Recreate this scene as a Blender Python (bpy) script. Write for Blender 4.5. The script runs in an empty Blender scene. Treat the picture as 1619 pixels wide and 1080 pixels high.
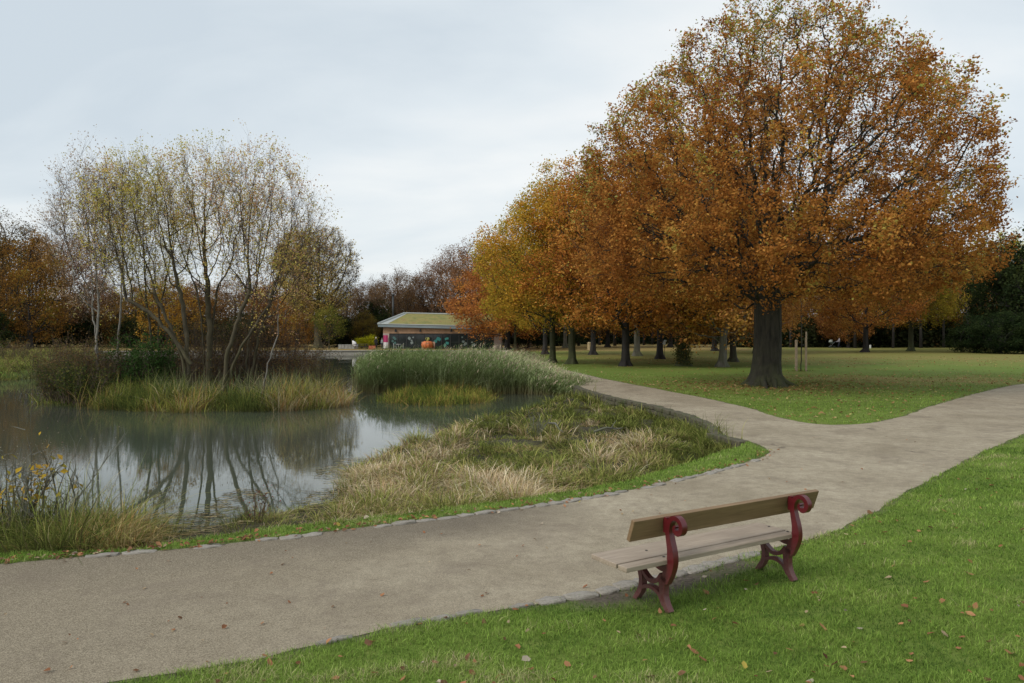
import bpy, bmesh, math, random
import numpy as np
from mathutils import Vector, Matrix

# ------------------------------------------------------------------ camera, world, sun
random.seed(7)
RNG = np.random.default_rng(7)
scene = bpy.context.scene
col = scene.collection
PI = math.pi
H = 2.35          # camera height (m)
F = 1200.0        # focal length in photo pixels
CX, HY = 809.5, 527.0

cam_data = bpy.data.cameras.new("camera")
cam = bpy.data.objects.new("camera", cam_data)
col.objects.link(cam)
cam_data.sensor_width = 36.0
cam_data.lens = F / 1619.0 * 36.0
cam_data.shift_y = -13.0 / 1619.0
cam_data.clip_end = 3000
cam.location = (0, 0, H)
cam.rotation_euler = (PI / 2, 0, 0)
scene.camera = cam

SUN_EL, SUN_AZ = math.radians(38), math.radians(-125)    # azimuth from +Y towards +X
world = bpy.data.worlds.new("World")
scene.world = world
world.use_nodes = True
wn, wl = world.node_tree.nodes, world.node_tree.links
wn.clear()
def W(t, **k):
    n = wn.new(t)
    for a, b in k.items():
        setattr(n, a, b)
    return n
wout = W('ShaderNodeOutputWorld'); wbg = W('ShaderNodeBackground')
sky = W('ShaderNodeTexSky', sky_type='NISHITA', sun_disc=False)
sky.sun_elevation = SUN_EL; sky.sun_rotation = SUN_AZ; sky.air_density = 1.2; sky.dust_density = 2.0
wtc = W('ShaderNodeTexCoord'); wsep = W('ShaderNodeSeparateXYZ')
wl.new(wtc.outputs['Generated'], wsep.inputs[0])
wadd = W('ShaderNodeMath', operation='ADD'); wadd.inputs[1].default_value = 0.22
wmax = W('ShaderNodeMath', operation='MAXIMUM'); wmax.inputs[1].default_value = 0.02
wl.new(wsep.outputs[2], wmax.inputs[0]); wl.new(wmax.outputs[0], wadd.inputs[0])
wdx = W('ShaderNodeMath', operation='DIVIDE'); wdy = W('ShaderNodeMath', operation='DIVIDE')
wl.new(wsep.outputs[0], wdx.inputs[0]); wl.new(wadd.outputs[0], wdx.inputs[1])
wl.new(wsep.outputs[1], wdy.inputs[0]); wl.new(wadd.outputs[0], wdy.inputs[1])
wcomb = W('ShaderNodeCombineXYZ'); wl.new(wdx.outputs[0], wcomb.inputs[0]); wl.new(wdy.outputs[0], wcomb.inputs[1])
wn1 = W('ShaderNodeTexNoise'); wn1.inputs['Scale'].default_value = .95; wn1.inputs['Detail'].default_value = 7
wn1.inputs['Roughness'].default_value = 0.5; wn1.inputs['Distortion'].default_value = 0.35
wmap = W('ShaderNodeMapping'); wmap.inputs['Location'].default_value = (4.1, 2.2, 0); wmap.inputs['Rotation'].default_value = (0, 0, 0.35)
wmap.inputs['Scale'].default_value = (0.85, 1.25, 1)
wl.new(wcomb.outputs[0], wmap.inputs[0]); wl.new(wmap.outputs[0], wn1.inputs['Vector'])
wr = W('ShaderNodeValToRGB')                       # cloud brightness, cool grey to near white
els = wr.color_ramp.elements
els[0].position = 0.36; els[0].color = (4.1, 4.6, 5.0, 1)
els[1].position = 0.66; els[1].color = (5.95, 6.1, 6.1, 1)
e = els.new(0.5); e.color = (5.0, 5.4, 5.65, 1)
wl.new(wn1.outputs[0], wr.inputs[0])
wmix = W('ShaderNodeMix', data_type='RGBA'); wmix.inputs[0].default_value = 0.92
wl.new(sky.outputs[0], wmix.inputs[6]); wl.new(wr.outputs[0], wmix.inputs[7])
wl.new(wmix.outputs[2], wbg.inputs[0]); wbg.inputs[1].default_value = 0.125
wl.new(wbg.outputs[0], wout.inputs[0])

sd = bpy.data.lights.new("sun", 'SUN')
sd.energy = 1.5; sd.angle = math.radians(20); sd.color = (1.0, 0.95, 0.88)
sun = bpy.data.objects.new("sun", sd); col.objects.link(sun)
sdir = Vector((math.sin(SUN_AZ) * math.cos(SUN_EL), math.cos(SUN_AZ) * math.cos(SUN_EL), math.sin(SUN_EL)))
sun.rotation_euler = sdir.to_track_quat('Z', 'Y').to_euler()

scene.view_settings.view_transform = 'Standard'
scene.view_settings.look = 'None'
scene.view_settings.exposure = 0.34
scene.view_settings.gamma = 1.0
scene.view_settings.use_curve_mapping = False
scene.cycles.max_bounces = 6
scene.cycles.diffuse_bounces = 3
scene.cycles.transparent_max_bounces = 8

# ------------------------------------------------------------------ geometry helpers
def U(px, py, z=0.0):
    """photo pixel on a horizontal plane z -> world point"""
    d = F * (H - z) / (py - HY)
    return ((px - CX) / F * d, d, z)
def UD(px, d, z=0.0):
    return ((px - CX) / F * d, d, z)
def poly(pts, z=0.0):
    return np.array([U(a, b, z)[:2] for a, b in pts])

def sdist(P, poly_, closed=True):
    """signed distance (positive inside) of points P (N,2) to polygon"""
    P = np.asarray(P, float); N = len(P)
    if N > 3000 and len(poly_) > 12:
        # work in strips of y and only look at edges near each strip (distances beyond 5 m are not exact)
        o = np.argsort(P[:, 1]); out = np.empty(N)
        A = poly_ if closed else poly_[:-1]; B = np.roll(poly_, -1, 0) if closed else poly_[1:]
        lo = np.minimum(A[:, 1], B[:, 1]); hi = np.maximum(A[:, 1], B[:, 1])
        for ch in np.array_split(o, min(60, N // 1500 + 1)):
            y0, y1 = P[ch, 1].min(), P[ch, 1].max()
            m = (lo < y1 + 5) & (hi > y0 - 5)
            out[ch] = _sd(P[ch], A[m], B[m], closed)
        return out
    A = poly_; B = np.roll(poly_, -1, 0)
    if not closed:
        A = poly_[:-1]; B = poly_[1:]
    return _sd(P, A, B, closed)
def _sd(P, A, B, closed):
    N = len(P)
    best = np.full(N, 400.0); inside = np.zeros(N, bool)
    for a, b in zip(A, B):
        ab = b - a; L = max(ab @ ab, 1e-12)
        t = np.clip(((P - a) @ ab) / L, 0, 1)
        q = P - (a + t[:, None] * ab)
        best = np.minimum(best, (q * q).sum(1))
        if closed:
            c = (a[1] > P[:, 1]) != (b[1] > P[:, 1])
            with np.errstate(divide='ignore', invalid='ignore'):
                xi = (b[0] - a[0]) * (P[:, 1] - a[1]) / (b[1] - a[1] + 1e-18) + a[0]
            inside ^= c & (P[:, 0] < xi)
    d = np.sqrt(best)
    return np.where(inside, d, -d) if closed else d

_K = np.random.default_rng(3)
_kd = [( _K.normal(size=3), _K.uniform(0, 6.28)) for _ in range(60)]
def wob(P, scale, seed=0, octs=3):
    """smooth pseudo noise about 0, std about 0.5"""
    P = np.asarray(P, float)
    if P.shape[1] == 2:
        P = np.c_[P, np.zeros(len(P))]
    out = np.zeros(len(P)); amp = 1.0; s = scale; tot = 0
    for o in range(octs):
        for j in range(5):
            k, ph = _kd[(seed * 7 + o * 5 + j * 3) % 60]
            out += amp * np.sin((P @ k) / s * 2.2 + ph + seed * 1.7 + j)
        tot += amp * amp * 5 * 0.5
        amp *= 0.55; s *= 0.47
    return out / math.sqrt(tot) * 0.5

def jitter_line(pts, step, amp, seed=0):
    out = []
    r = np.random.default_rng(seed)
    n = len(pts)
    for i in range(n):
        a = np.array(pts[i]); b = np.array(pts[(i + 1) % n]); L = np.linalg.norm(b - a)
        k = max(1, min(60, int(L / step)))
        for j in range(k):
            p = a + (b - a) * j / k
            q = np.array([[p[0], p[1]]])
            s = amp * (1 + 0.01 * p[1])
            out.append((p[0] + s * wob(q, 0.8, seed)[0] + r.normal() * s * .25, p[1] + s * wob(q, 0.8, seed + 3)[0] + r.normal() * s * .25))
    return np.array(out)

def smooth_poly(pts, it=2):
    P = np.array(pts)
    for _ in range(it):
        Q = np.roll(P, -1, 0)
        P = np.stack([P * .75 + Q * .25, P * .25 + Q * .75], 1).reshape(-1, 2)
    return P

def mk(name, V, quads=None, tris=None, mat=None, parent=None, smooth=False, colr=None, extra=None, mat2=None, mi=None):
    """one mesh object from numpy arrays"""
    me = bpy.data.meshes.new(name)
    V = np.ascontiguousarray(V, np.float32)
    nq = 0 if quads is None else len(quads); nt = 0 if tris is None else len(tris)
    me.vertices.add(len(V)); me.vertices.foreach_set('co', V.ravel())
    idx = []
    if nq: idx.append(np.asarray(quads, np.int32).ravel())
    if nt: idx.append(np.asarray(tris, np.int32).ravel())
    idx = np.concatenate(idx)
    me.loops.add(len(idx)); me.loops.foreach_set('vertex_index', idx)
    me.polygons.add(nq + nt)
    starts = np.concatenate([np.arange(nq) * 4, nq * 4 + np.arange(nt) * 3]).astype(np.int32)
    me.polygons.foreach_set('loop_start', starts)
    me.polygons.foreach_set('use_smooth', np.full(nq + nt, smooth, bool))
    me.update(calc_edges=True)
    if colr is not None:
        at = me.attributes.new('col', 'FLOAT_COLOR', 'POINT')
        c = np.ones((len(V), 4), np.float32); c[:, :3] = colr
        at.data.foreach_set('color', c.ravel())
    if extra:
        for k, v in extra.items():
            at = me.attributes.new(k, 'FLOAT_COLOR', 'POINT')
            c = np.ones((len(V), 4), np.float32); c[:, :v.shape[1]] = v
            at.data.foreach_set('color', c.ravel())
    if mat: me.materials.append(mat)
    if mat2:
        me.materials.append(mat2); me.polygons.foreach_set('material_index', mi.astype(np.int32))
    o = bpy.data.objects.new(name, me); col.objects.link(o)
    if parent: o.parent = parent
    return o

class MB:
    """small mesh builder for hard-surface things; local coordinates"""
    def __init__(s): s.v = []; s.f = []
    def add(s, V, Fc):
        n = len(s.v); s.v += [tuple(p) for p in V]; s.f += [tuple(n + i for i in f) for f in Fc]
    def box(s, c, size, rz=0, M=None):
        x, y, z = size[0] / 2, size[1] / 2, size[2] / 2
        V = [Vector((a * x, b * y, d * z)) for a in (-1, 1) for b in (-1, 1) for d in (-1, 1)]
        R = Matrix.Rotation(rz, 3, 'Z')
        if M is not None: R = M
        V = [R @ p + Vector(c) for p in V]
        s.add(V, [(0, 1, 3, 2), (4, 6, 7, 5), (0, 4, 5, 1), (2, 3, 7, 6), (0, 2, 6, 4), (1, 5, 7, 3)])
    def tube(s, pts, rad, n=8, cap=True):
        pts = [Vector(p) for p in pts]
        if not hasattr(rad, '__len__'): rad = [rad] * len(pts)
        V = []; Fc = []
        prev = None
        for i, p in enumerate(pts):
            t = (pts[min(i + 1, len(pts) - 1)] - pts[max(i - 1, 0)]).normalized()
            if prev is None:
                ref = Vector((0, 0, 1)) if abs(t.z) < .9 else Vector((1, 0, 0))
                a = t.cross(ref).normalized()
            else:
                a = (prev - t * prev.dot(t)).normalized()
            prev = a; b = t.cross(a)
            for k in range(n):
                th = 2 * PI * k / n
                V.append(p + (a * math.cos(th) + b * math.sin(th)) * rad[i])
        for i in range(len(pts) - 1):
            for k in range(n):
                q = (k + 1) % n
                Fc.append((i * n + k, i * n + q, (i + 1) * n + q, (i + 1) * n + k))
        if cap:
            Fc.append(tuple(range(n - 1, -1, -1))); Fc.append(tuple((len(pts) - 1) * n + k for k in range(n)))
        s.add(V, Fc)
    def lathe(s, prof, n=16, c=(0, 0, 0), lobes=0, amp=0):
        V = []; Fc = []
        for r, z in prof:
            for k in range(n):
                th = 2 * PI * k / n
                rr = r * (1 - amp * abs(math.sin(lobes * th / 2)) ** .5 * 0 - amp * (0.5 - 0.5 * math.cos(lobes * th)) if lobes else 1)
                V.append((c[0] + rr * math.cos(th), c[1] + rr * math.sin(th), c[2] + z))
        for i in range(len(prof) - 1):
            for k in range(n):
                q = (k + 1) % n
                Fc.append((i * n + k, i * n + q, (i + 1) * n + q, (i + 1) * n + k))
        Fc.append(tuple(range(n - 1, -1, -1))); Fc.append(tuple((len(prof) - 1) * n + k for k in range(n)))
        s.add(V, Fc)
    def build(s, name, mat, parent=None, smooth=False, bevel=0, segs=2, subsurf=0):
        me = bpy.data.meshes.new(name); me.from_pydata(s.v, [], s.f); me.update()
        bm = bmesh.new(); bm.from_mesh(me)
        bmesh.ops.recalc_face_normals(bm, faces=bm.faces)
        bm.to_mesh(me); bm.free()
        if smooth:
            for p in me.polygons: p.use_smooth = True
        if mat: me.materials.append(mat)
        o = bpy.data.objects.new(name, me); col.objects.link(o)
        if parent: o.parent = parent
        if bevel:
            m = o.modifiers.new('b', 'BEVEL'); m.width = bevel; m.segments = segs; m.limit_method = 'ANGLE'; m.angle_limit = math.radians(40)
        if subsurf:
            m = o.modifiers.new('s', 'SUBSURF'); m.levels = m.render_levels = subsurf
        return o

def tag(o, label, cat, group=None, kind=None):
    o['label'] = label; o['category'] = cat
    if group: o['group'] = group
    if kind: o['kind'] = kind
    return o
def empty(name, loc, rz=0):
    o = bpy.data.objects.new(name, None); col.objects.link(o)
    o.location = loc; o.rotation_euler = (0, 0, rz); o.empty_display_size = .2
    return o
def copy_tree(o, parent=None):
    c = o.copy(); col.objects.link(c); c.parent = parent
    for ch in list(o.children):
        copy_tree(ch, c)
    return c

# ------------------------------------------------------------------ materials
def newmat(name):
    m = bpy.data.materials.new(name); m.use_nodes = True
    nt = m.node_tree; nt.nodes.clear()
    out = nt.nodes.new('ShaderNodeOutputMaterial')
    return m, nt, out
def N_(nt, t, ins=None, **k):
    n = nt.nodes.new(t)
    for a, b in k.items(): setattr(n, a, b)
    if ins:
        for a, b in ins.items():
            if hasattr(b, 'is_output') : nt.links.new(b, n.inputs[a])
            else: n.inputs[a].default_value = b
    return n
def ramp(nt, fac, stops):
    r = nt.nodes.new('ShaderNodeValToRGB'); els = r.color_ramp.elements
    els[0].position = stops[0][0]; els[0].color = (*stops[0][1], 1)
    els[1].position = stops[-1][0]; els[1].color = (*stops[-1][1], 1)
    for p, c in stops[1:-1]:
        e = els.new(p); e.color = (*c, 1)
    nt.links.new(fac, r.inputs[0]); return r.outputs[0]
def mixc(nt, fac, a, b, blend='MIX'):
    m = nt.nodes.new('ShaderNodeMix'); m.data_type = 'RGBA'; m.blend_type = blend
    for i, v in ((0, fac), (6, a), (7, b)):
        if hasattr(v, 'is_output'): nt.links.new(v, m.inputs[i])
        else: m.inputs[i].default_value = v if i == 0 else (*v, 1)
    return m.outputs[2]
def noise(nt, vec, scale, detail=4, rough=.55, dist=0):
    n = N_(nt, 'ShaderNodeTexNoise', {'Scale': scale, 'Detail': detail, 'Roughness': rough, 'Distortion': dist})
    if vec is not None: nt.links.new(vec, n.inputs['Vector'])
    return n.outputs[0]
def g3(v): return (v, v, v)

def leafmat(name, trans=.35, tint=True):
    m, nt, out = newmat(name)
    a = N_(nt, 'ShaderNodeAttribute', attribute_name='col').outputs['Color']
    if tint:
        oi = N_(nt, 'ShaderNodeObjectInfo')
        a = mixc(nt, 1.0, a, oi.outputs['Color'], 'MULTIPLY')
    d = N_(nt, 'ShaderNodeBsdfDiffuse', {'Color': a}); t = N_(nt, 'ShaderNodeBsdfTranslucent', {'Color': a})
    mx = N_(nt, 'ShaderNodeMixShader', {0: trans, 1: d.outputs[0], 2: t.outputs[0]})
    nt.links.new(mx.outputs[0], out.inputs[0]); return m
M_LEAF = leafmat('leaf', .42)
M_BLADE = leafmat('blade', .3, False)

def barkmat(name, c1, c2, moss=None, scale=6, bump=.6, mosstop=3.0, bdist=.05):
    m, nt, out = newmat(name)
    tc = N_(nt, 'ShaderNodeTexCoord').outputs['Object']
    mp = N_(nt, 'ShaderNodeMapping', {'Vector': tc, 'Scale': (1, 1, .16)}).outputs[0]
    n1 = noise(nt, mp, scale, 6, .65, .3); n2 = noise(nt, tc, 1.1, 3)
    c = ramp(nt, n1, [(.32, c1), (.68, c2)])
    if moss:
        sp = N_(nt, 'ShaderNodeSeparateXYZ', {0: tc}).outputs[2]
        mr = N_(nt, 'ShaderNodeMapRange', {'Value': sp, 'From Min': 0.0, 'From Max': mosstop, 'To Min': .95, 'To Max': .1}).outputs[0]
        mm = N_(nt, 'ShaderNodeMath', {0: mr, 1: ramp(nt, n2, [(.35, g3(.1)), (.62, g3(1))])}, operation='MULTIPLY').outputs[0]
        c = mixc(nt, mm, c, moss)
    b = N_(nt, 'ShaderNodeBump', {'Height': n1, 'Strength': bump, 'Distance': bdist})
    p = N_(nt, 'ShaderNodeBsdfPrincipled', {'Base Color': c, 'Roughness': .9, 'Normal': b.outputs[0]})
    nt.links.new(p.outputs[0], out.inputs[0]); return m
M_OAKBARK = barkmat('oak_bark', (.005, .0045, .004), (.056, .048, .036), (.058, .068, .022), 8, 1.0, 1.8, .14)
M_BARK = barkmat('bark', (.022, .018, .013), (.065, .053, .04), (.05, .055, .02), 5)
M_BARKGREEN = barkmat('mossy_bark', (.022, .022, .012), (.070, .072, .034), (.055, .07, .02), 5)
M_BARKDARK = barkmat('dark_bark', (.012, .011, .010), (.036, .032, .029), None, 5)
M_BARKPALE = barkmat('pale_bark', (.09, .085, .07), (.22, .205, .175), (.10, .11, .06), 4, .5)
M_BIRCH = barkmat('birch_bark', (.09, .08, .065), (.36, .34, .30), None, 3.2, .4)
M_WILLOW = barkmat('willow_bark', (.035, .028, .018), (.10, .08, .045), (.08, .08, .025), 5)
M_TWIG = barkmat('twig_bark', (.05, .036, .025), (.13, .092, .062), None, 5)

def simple(name, c, rough=.7, metal=0, nscale=0, var=.25, bump=0, coat=0, spec=.5):
    m, nt, out = newmat(name)
    c0 = c
    p = N_(nt, 'ShaderNodeBsdfPrincipled', {'Base Color': (*c, 1), 'Roughness': rough, 'Metallic': metal})
    p.inputs['Coat Weight'].default_value = coat
    p.inputs['Specular IOR Level'].default_value = spec
    if nscale:
        tc = N_(nt, 'ShaderNodeTexCoord').outputs['Object']
        n = noise(nt, tc, nscale, 6, .6)
        cc = ramp(nt, n, [(.3, tuple(x * (1 - var) for x in c0)), (.7, tuple(min(1, x * (1 + var)) for x in c0))])
        nt.links.new(cc, p.inputs['Base Color'])
        if bump:
            b = N_(nt, 'ShaderNodeBump', {'Height': n, 'Strength': bump, 'Distance': .02}); nt.links.new(b.outputs[0], p.inputs['Normal'])
    nt.links.new(p.outputs[0], out.inputs[0]); return m

# ------------------------------------------------------------------ site plan (pixel outlines of the ground turned into metres)
WZ = -0.45
Wpts = [U(a, b, WZ)[:2] for a, b in [(-700, 860), (0, 846), (150, 848), (250, 852), (360, 840), (440, 815), (530, 800), (548, 778),
        (565, 758), (595, 728), (640, 706), (700, 695), (740, 677), (790, 657), (860, 644), (900, 630), (900, 616), (880, 603), (862, 590), (846, 577),
        (835, 566), (815, 561), (790, 557.5), (600, 557.5), (400, 557.5), (180, 558.5), (150, 562), (60, 574), (74, 586), (60, 596), (0, 600), (-700, 606)]]
Wpoly = np.array(Wpts + [(-60, 30), (-34, 12)])
EDGE = [(-700, 945), (-200, 905), (0, 893), (130, 880), (300, 866), (450, 850), (600, 832), (760, 811), (880, 795), (960, 782), (1060, 762), (1150, 740), (1205, 724), (1222, 713)]
WALL = [(1180, 697), (1140, 688), (1128, 672), (1095, 657), (1040, 642), (975, 629), (930, 617), (902, 606)]
FARL = [(868, 592), (846, 580), (832, 569), (815, 561), (790, 556), (760, 554.5)]
FARR = [(790, 552), (826, 557), (842, 568), (880, 582), (940, 596), (1000, 608), (1060, 619), (1120, 631), (1180, 644), (1230, 660), (1275, 670), (1330, 673), (1390, 668),
        (1430, 658), (1480, 640), (1560, 618), (1619, 606), (1900, 586)]
NEAR = [(1980, 612), (1750, 645), (1619, 685), (1560, 712), (1500, 742), (1440, 775), (1390, 805), (1320, 838), (1260, 858), (1190, 880), (1100, 903), (1000, 928), (900, 948),
        (780, 967), (640, 990), (540, 1012), (440, 1035), (320, 1055), (180, 1078), (0, 1105), (-400, 1180), (-900, 1290)]
Ppoly = jitter_line(smooth_poly(poly(EDGE + WALL + FARL + FARR + NEAR), 1), .25, .035, 2)
Mpoly = poly(WALL[::-1] + [(1172, 706), (1120, 726), (1000, 762), (900, 780), (760, 800), (640, 815), (540, 826), (430, 838), (330, 852), (230, 872), (0, 880), (-700, 930)]
             + [(-700, 690), (300, 640), (500, 615), (640, 605), (800, 598), (888, 603)])
Ipoly = np.array([U(a, b, WZ)[:2] for a, b in [(92, 638), (160, 645), (230, 648), (300, 650), (380, 648), (450, 649), (520, 643), (552, 634), (562, 622), (540, 612), (420, 607), (250, 606), (100, 610), (60, 620)]])
SIpoly = np.array([U(a, b, WZ)[:2] for a, b in [(615, 634), (650, 640), (700, 641), (755, 636), (772, 628), (740, 622), (640, 622)]])
Rpoly = np.array([U(a, b, WZ)[:2] for a, b in [(585, 622), (640, 620), (700, 622), (760, 624), (820, 622), (905, 626), (925, 618), (890, 603), (868, 590), (846, 576), (820, 566), (740, 563), (650, 566), (590, 574), (578, 600)]])
WALLxy = poly(WALL)

def region(P):
    sw = sdist(P, Wpoly); sm = sdist(P, Mpoly); sl = np.maximum(sw, sm)
    return sw, sm, sl
def height(P, full=False):
    P = np.asarray(P, float)
    sw, sm, sl = region(P)
    dw = sdist(P, WALLxy, False)
    wid = np.clip(dw * .6, .12, .8)
    wid = np.where(P[:, 1] > 60, .15, wid)
    n = wob(P, 1.1, 5)
    low = np.clip(WZ + .02 - .22 * sw, -1.2, -.34) + np.where(sw < -.2, .07 * n, .015 * n)
    t = np.clip(sl / wid, 0, 1); t = t * t * (3 - 2 * t)
    sp = sdist(P, Ppoly)
    top = np.where(sp < -.6, np.minimum(1, (-sp - .6) / 2) * .035 * wob(P, 3.0, 9), 0.0)
    # gentle lawn swell towards the wood on the right
    z = top * (1 - t) + low * t
    si = np.maximum(sdist(P, Ipoly) , 0); z = np.where(si > 0, np.maximum(z, np.minimum(-.22, WZ - .05 + .25 * si) + .04 * n), z)
    ss = np.maximum(sdist(P, SIpoly), 0); z = np.where(ss > 0, np.maximum(z, np.minimum(-.38, WZ - .03 + .2 * ss)), z)
    if full: return z, sw, sm, sl, sp
    return z

# ================================================================== SETTING
def axis(a0, a1, fine, lo, hi, g=1.045):
    xs = list(np.arange(a0, a1, fine)); s = fine; x = xs[-1]
    while x < hi: s *= g; x += s; xs.append(x)
    s = fine; x = xs[0]; pre = []
    while x > lo: s *= g; x -= s; pre.append(x)
    return np.array(pre[::-1] + xs)
gx = axis(-9, 10, .16, -420, 420); gy = axis(3.5, 34, .16, -60, 900)
GX, GY = np.meshgrid(gx, gy); GP = np.c_[GX.ravel(), GY.ravel()]
gz, gsw, gsm, gsl, gsp = height(GP, True)
def litter_mask(P):
    d = P[:, 1]; x = P[:, 0]
    n = wob(P, 4, 11); n2 = wob(P, 1.2, 17)
    a = np.clip((d - 50 + 7 * n) / 22, 0, 1) * np.clip((x - 2 + .0 * d) / 6, 0, 1) * .55
    b = np.exp(-(((x - 20) / 9) ** 2 + ((d - 39 + 2 * n) / 4.5) ** 2)) * .75      # drift right of the oak
    c = np.exp(-(((x - 11.5) / 7) ** 2 + ((d - 34) / 4) ** 2)) * .3
    far = np.clip((d - 96 + 3 * n) / 6, 0, 1) * np.where(x < .31 * d, 1, .55)
    return np.clip(np.maximum.reduce([a, b, c, far]) + .18 * n2 * (a + b > .08), 0, 1)
def soil_mask(P):
    # worn earth between the path edge and the bench, and along the path borders
    q = np.array([U(905, 952)[:2], U(1000, 940)[:2], U(1100, 915)[:2], U(1165, 893)[:2]])
    d = sdist(P, q, False)
    return np.clip(1.25 - d / .26 + .6 * wob(P, .35, 21), 0, 1)
lit = litter_mask(GP)
soil = np.maximum(soil_mask(GP), np.clip(1 - (-gsp) / .07, 0, 1))
mud = np.maximum(np.clip((gsl - .25) / .4, 0, 1), np.where(GP[:, 1] > 34, np.clip((-gz - .03) / .12, 0, 1), 0))
n = len(gx)
I = np.arange(len(gy) - 1)[:, None] * n + np.arange(n - 1)[None, :]
I = I.ravel()
quads = np.c_[I, I + 1, I + n + 1, I + n]

def ground_mat():
    m, nt, out = newmat('ground')
    tc = N_(nt, 'ShaderNodeTexCoord').outputs['Object']
    at = N_(nt, 'ShaderNodeAttribute', attribute_name='mask')
    s = N_(nt, 'ShaderNodeSeparateColor', {0: at.outputs['Color']})
    n1 = noise(nt, tc, .35, 5, .6); n2 = noise(nt, tc, 3.5, 6, .7); n3 = noise(nt, tc, 24, 4, .7)
    g = ramp(nt, n1, [(.3, (.12, .19, .028)), (.7, (.17, .22, .045))])
    g = mixc(nt, ramp(nt, n3, [(.35, g3(0)), (.7, g3(.7))]), g, (.08, .13, .02))
    g = mixc(nt, ramp(nt, n2, [(.5, g3(0)), (.78, g3(.5))]), g, (.26, .26, .08))
    l = ramp(nt, n3, [(.25, (.10, .065, .025)), (.5, (.27, .18, .07)), (.75, (.44, .29, .12))])
    lf = N_(nt, 'ShaderNodeMath', {0: s.outputs[0], 1: ramp(nt, n3, [(.3, g3(.6)), (.62, g3(1))])}, operation='MULTIPLY').outputs[0]
    c = mixc(nt, lf, g, l)
    so = ramp(nt, n3, [(.3, (.055, .045, .035)), (.7, (.15, .125, .10))])
    c = mixc(nt, s.outputs[1], c, so)
    mu = ramp(nt, n2, [(.3, (.03, .027, .018)), (.7, (.09, .08, .05))])
    c = mixc(nt, s.outputs[2], c, mu)
    b = N_(nt, 'ShaderNodeBump', {'Height': n3, 'Strength': .7, 'Distance': .03})
    p = N_(nt, 'ShaderNodeBsdfPrincipled', {'Base Color': c, 'Roughness': .95, 'Normal': b.outputs[0]})
    p.inputs['Specular IOR Level'].default_value = .15
    nt.links.new(p.outputs[0], out.inputs[0]); return m
ground = mk('ground', np.c_[GP, gz], quads=quads, mat=ground_mat(), smooth=True, extra={'mask': np.c_[lit, soil, mud]})
ground['kind'] = 'structure'

# water
def water_mat():
    m, nt, out = newmat('water')
    tc = N_(nt, 'ShaderNodeTexCoord').outputs['Object']
    mp = N_(nt, 'ShaderNodeMapping', {'Vector': tc, 'Scale': (.7, 1.5, 1)}).outputs[0]
    n1 = noise(nt, mp, 2.2, 4, .55, .3); n2 = noise(nt, mp, 9, 3, .5)
    patch = ramp(nt, noise(nt, tc, .12, 3, .5), [(.42, g3(.12)), (.62, g3(1))])
    h = N_(nt, 'ShaderNodeMath', {0: n1, 1: n2}, operation='ADD').outputs[0]
    h2 = N_(nt, 'ShaderNodeMath', {0: h, 1: patch}, operation='MULTIPLY').outputs[0]
    b = N_(nt, 'ShaderNodeBump', {'Height': h2, 'Strength': .04, 'Distance': .03})
    p = N_(nt, 'ShaderNodeBsdfPrincipled', {'Base Color': (.06, .07, .05, 1), 'Roughness': .0, 'Normal': b.outputs[0], 'IOR': 1.33})
    nt.links.new(p.outputs[0], out.inputs[0]); return m
water = mk('water', np.array([(-160, 8, WZ), (30, 8, WZ), (30, 125, WZ), (-160, 125, WZ)]), quads=[(0, 1, 2, 3)], mat=water_mat())
water['kind'] = 'structure'

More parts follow.
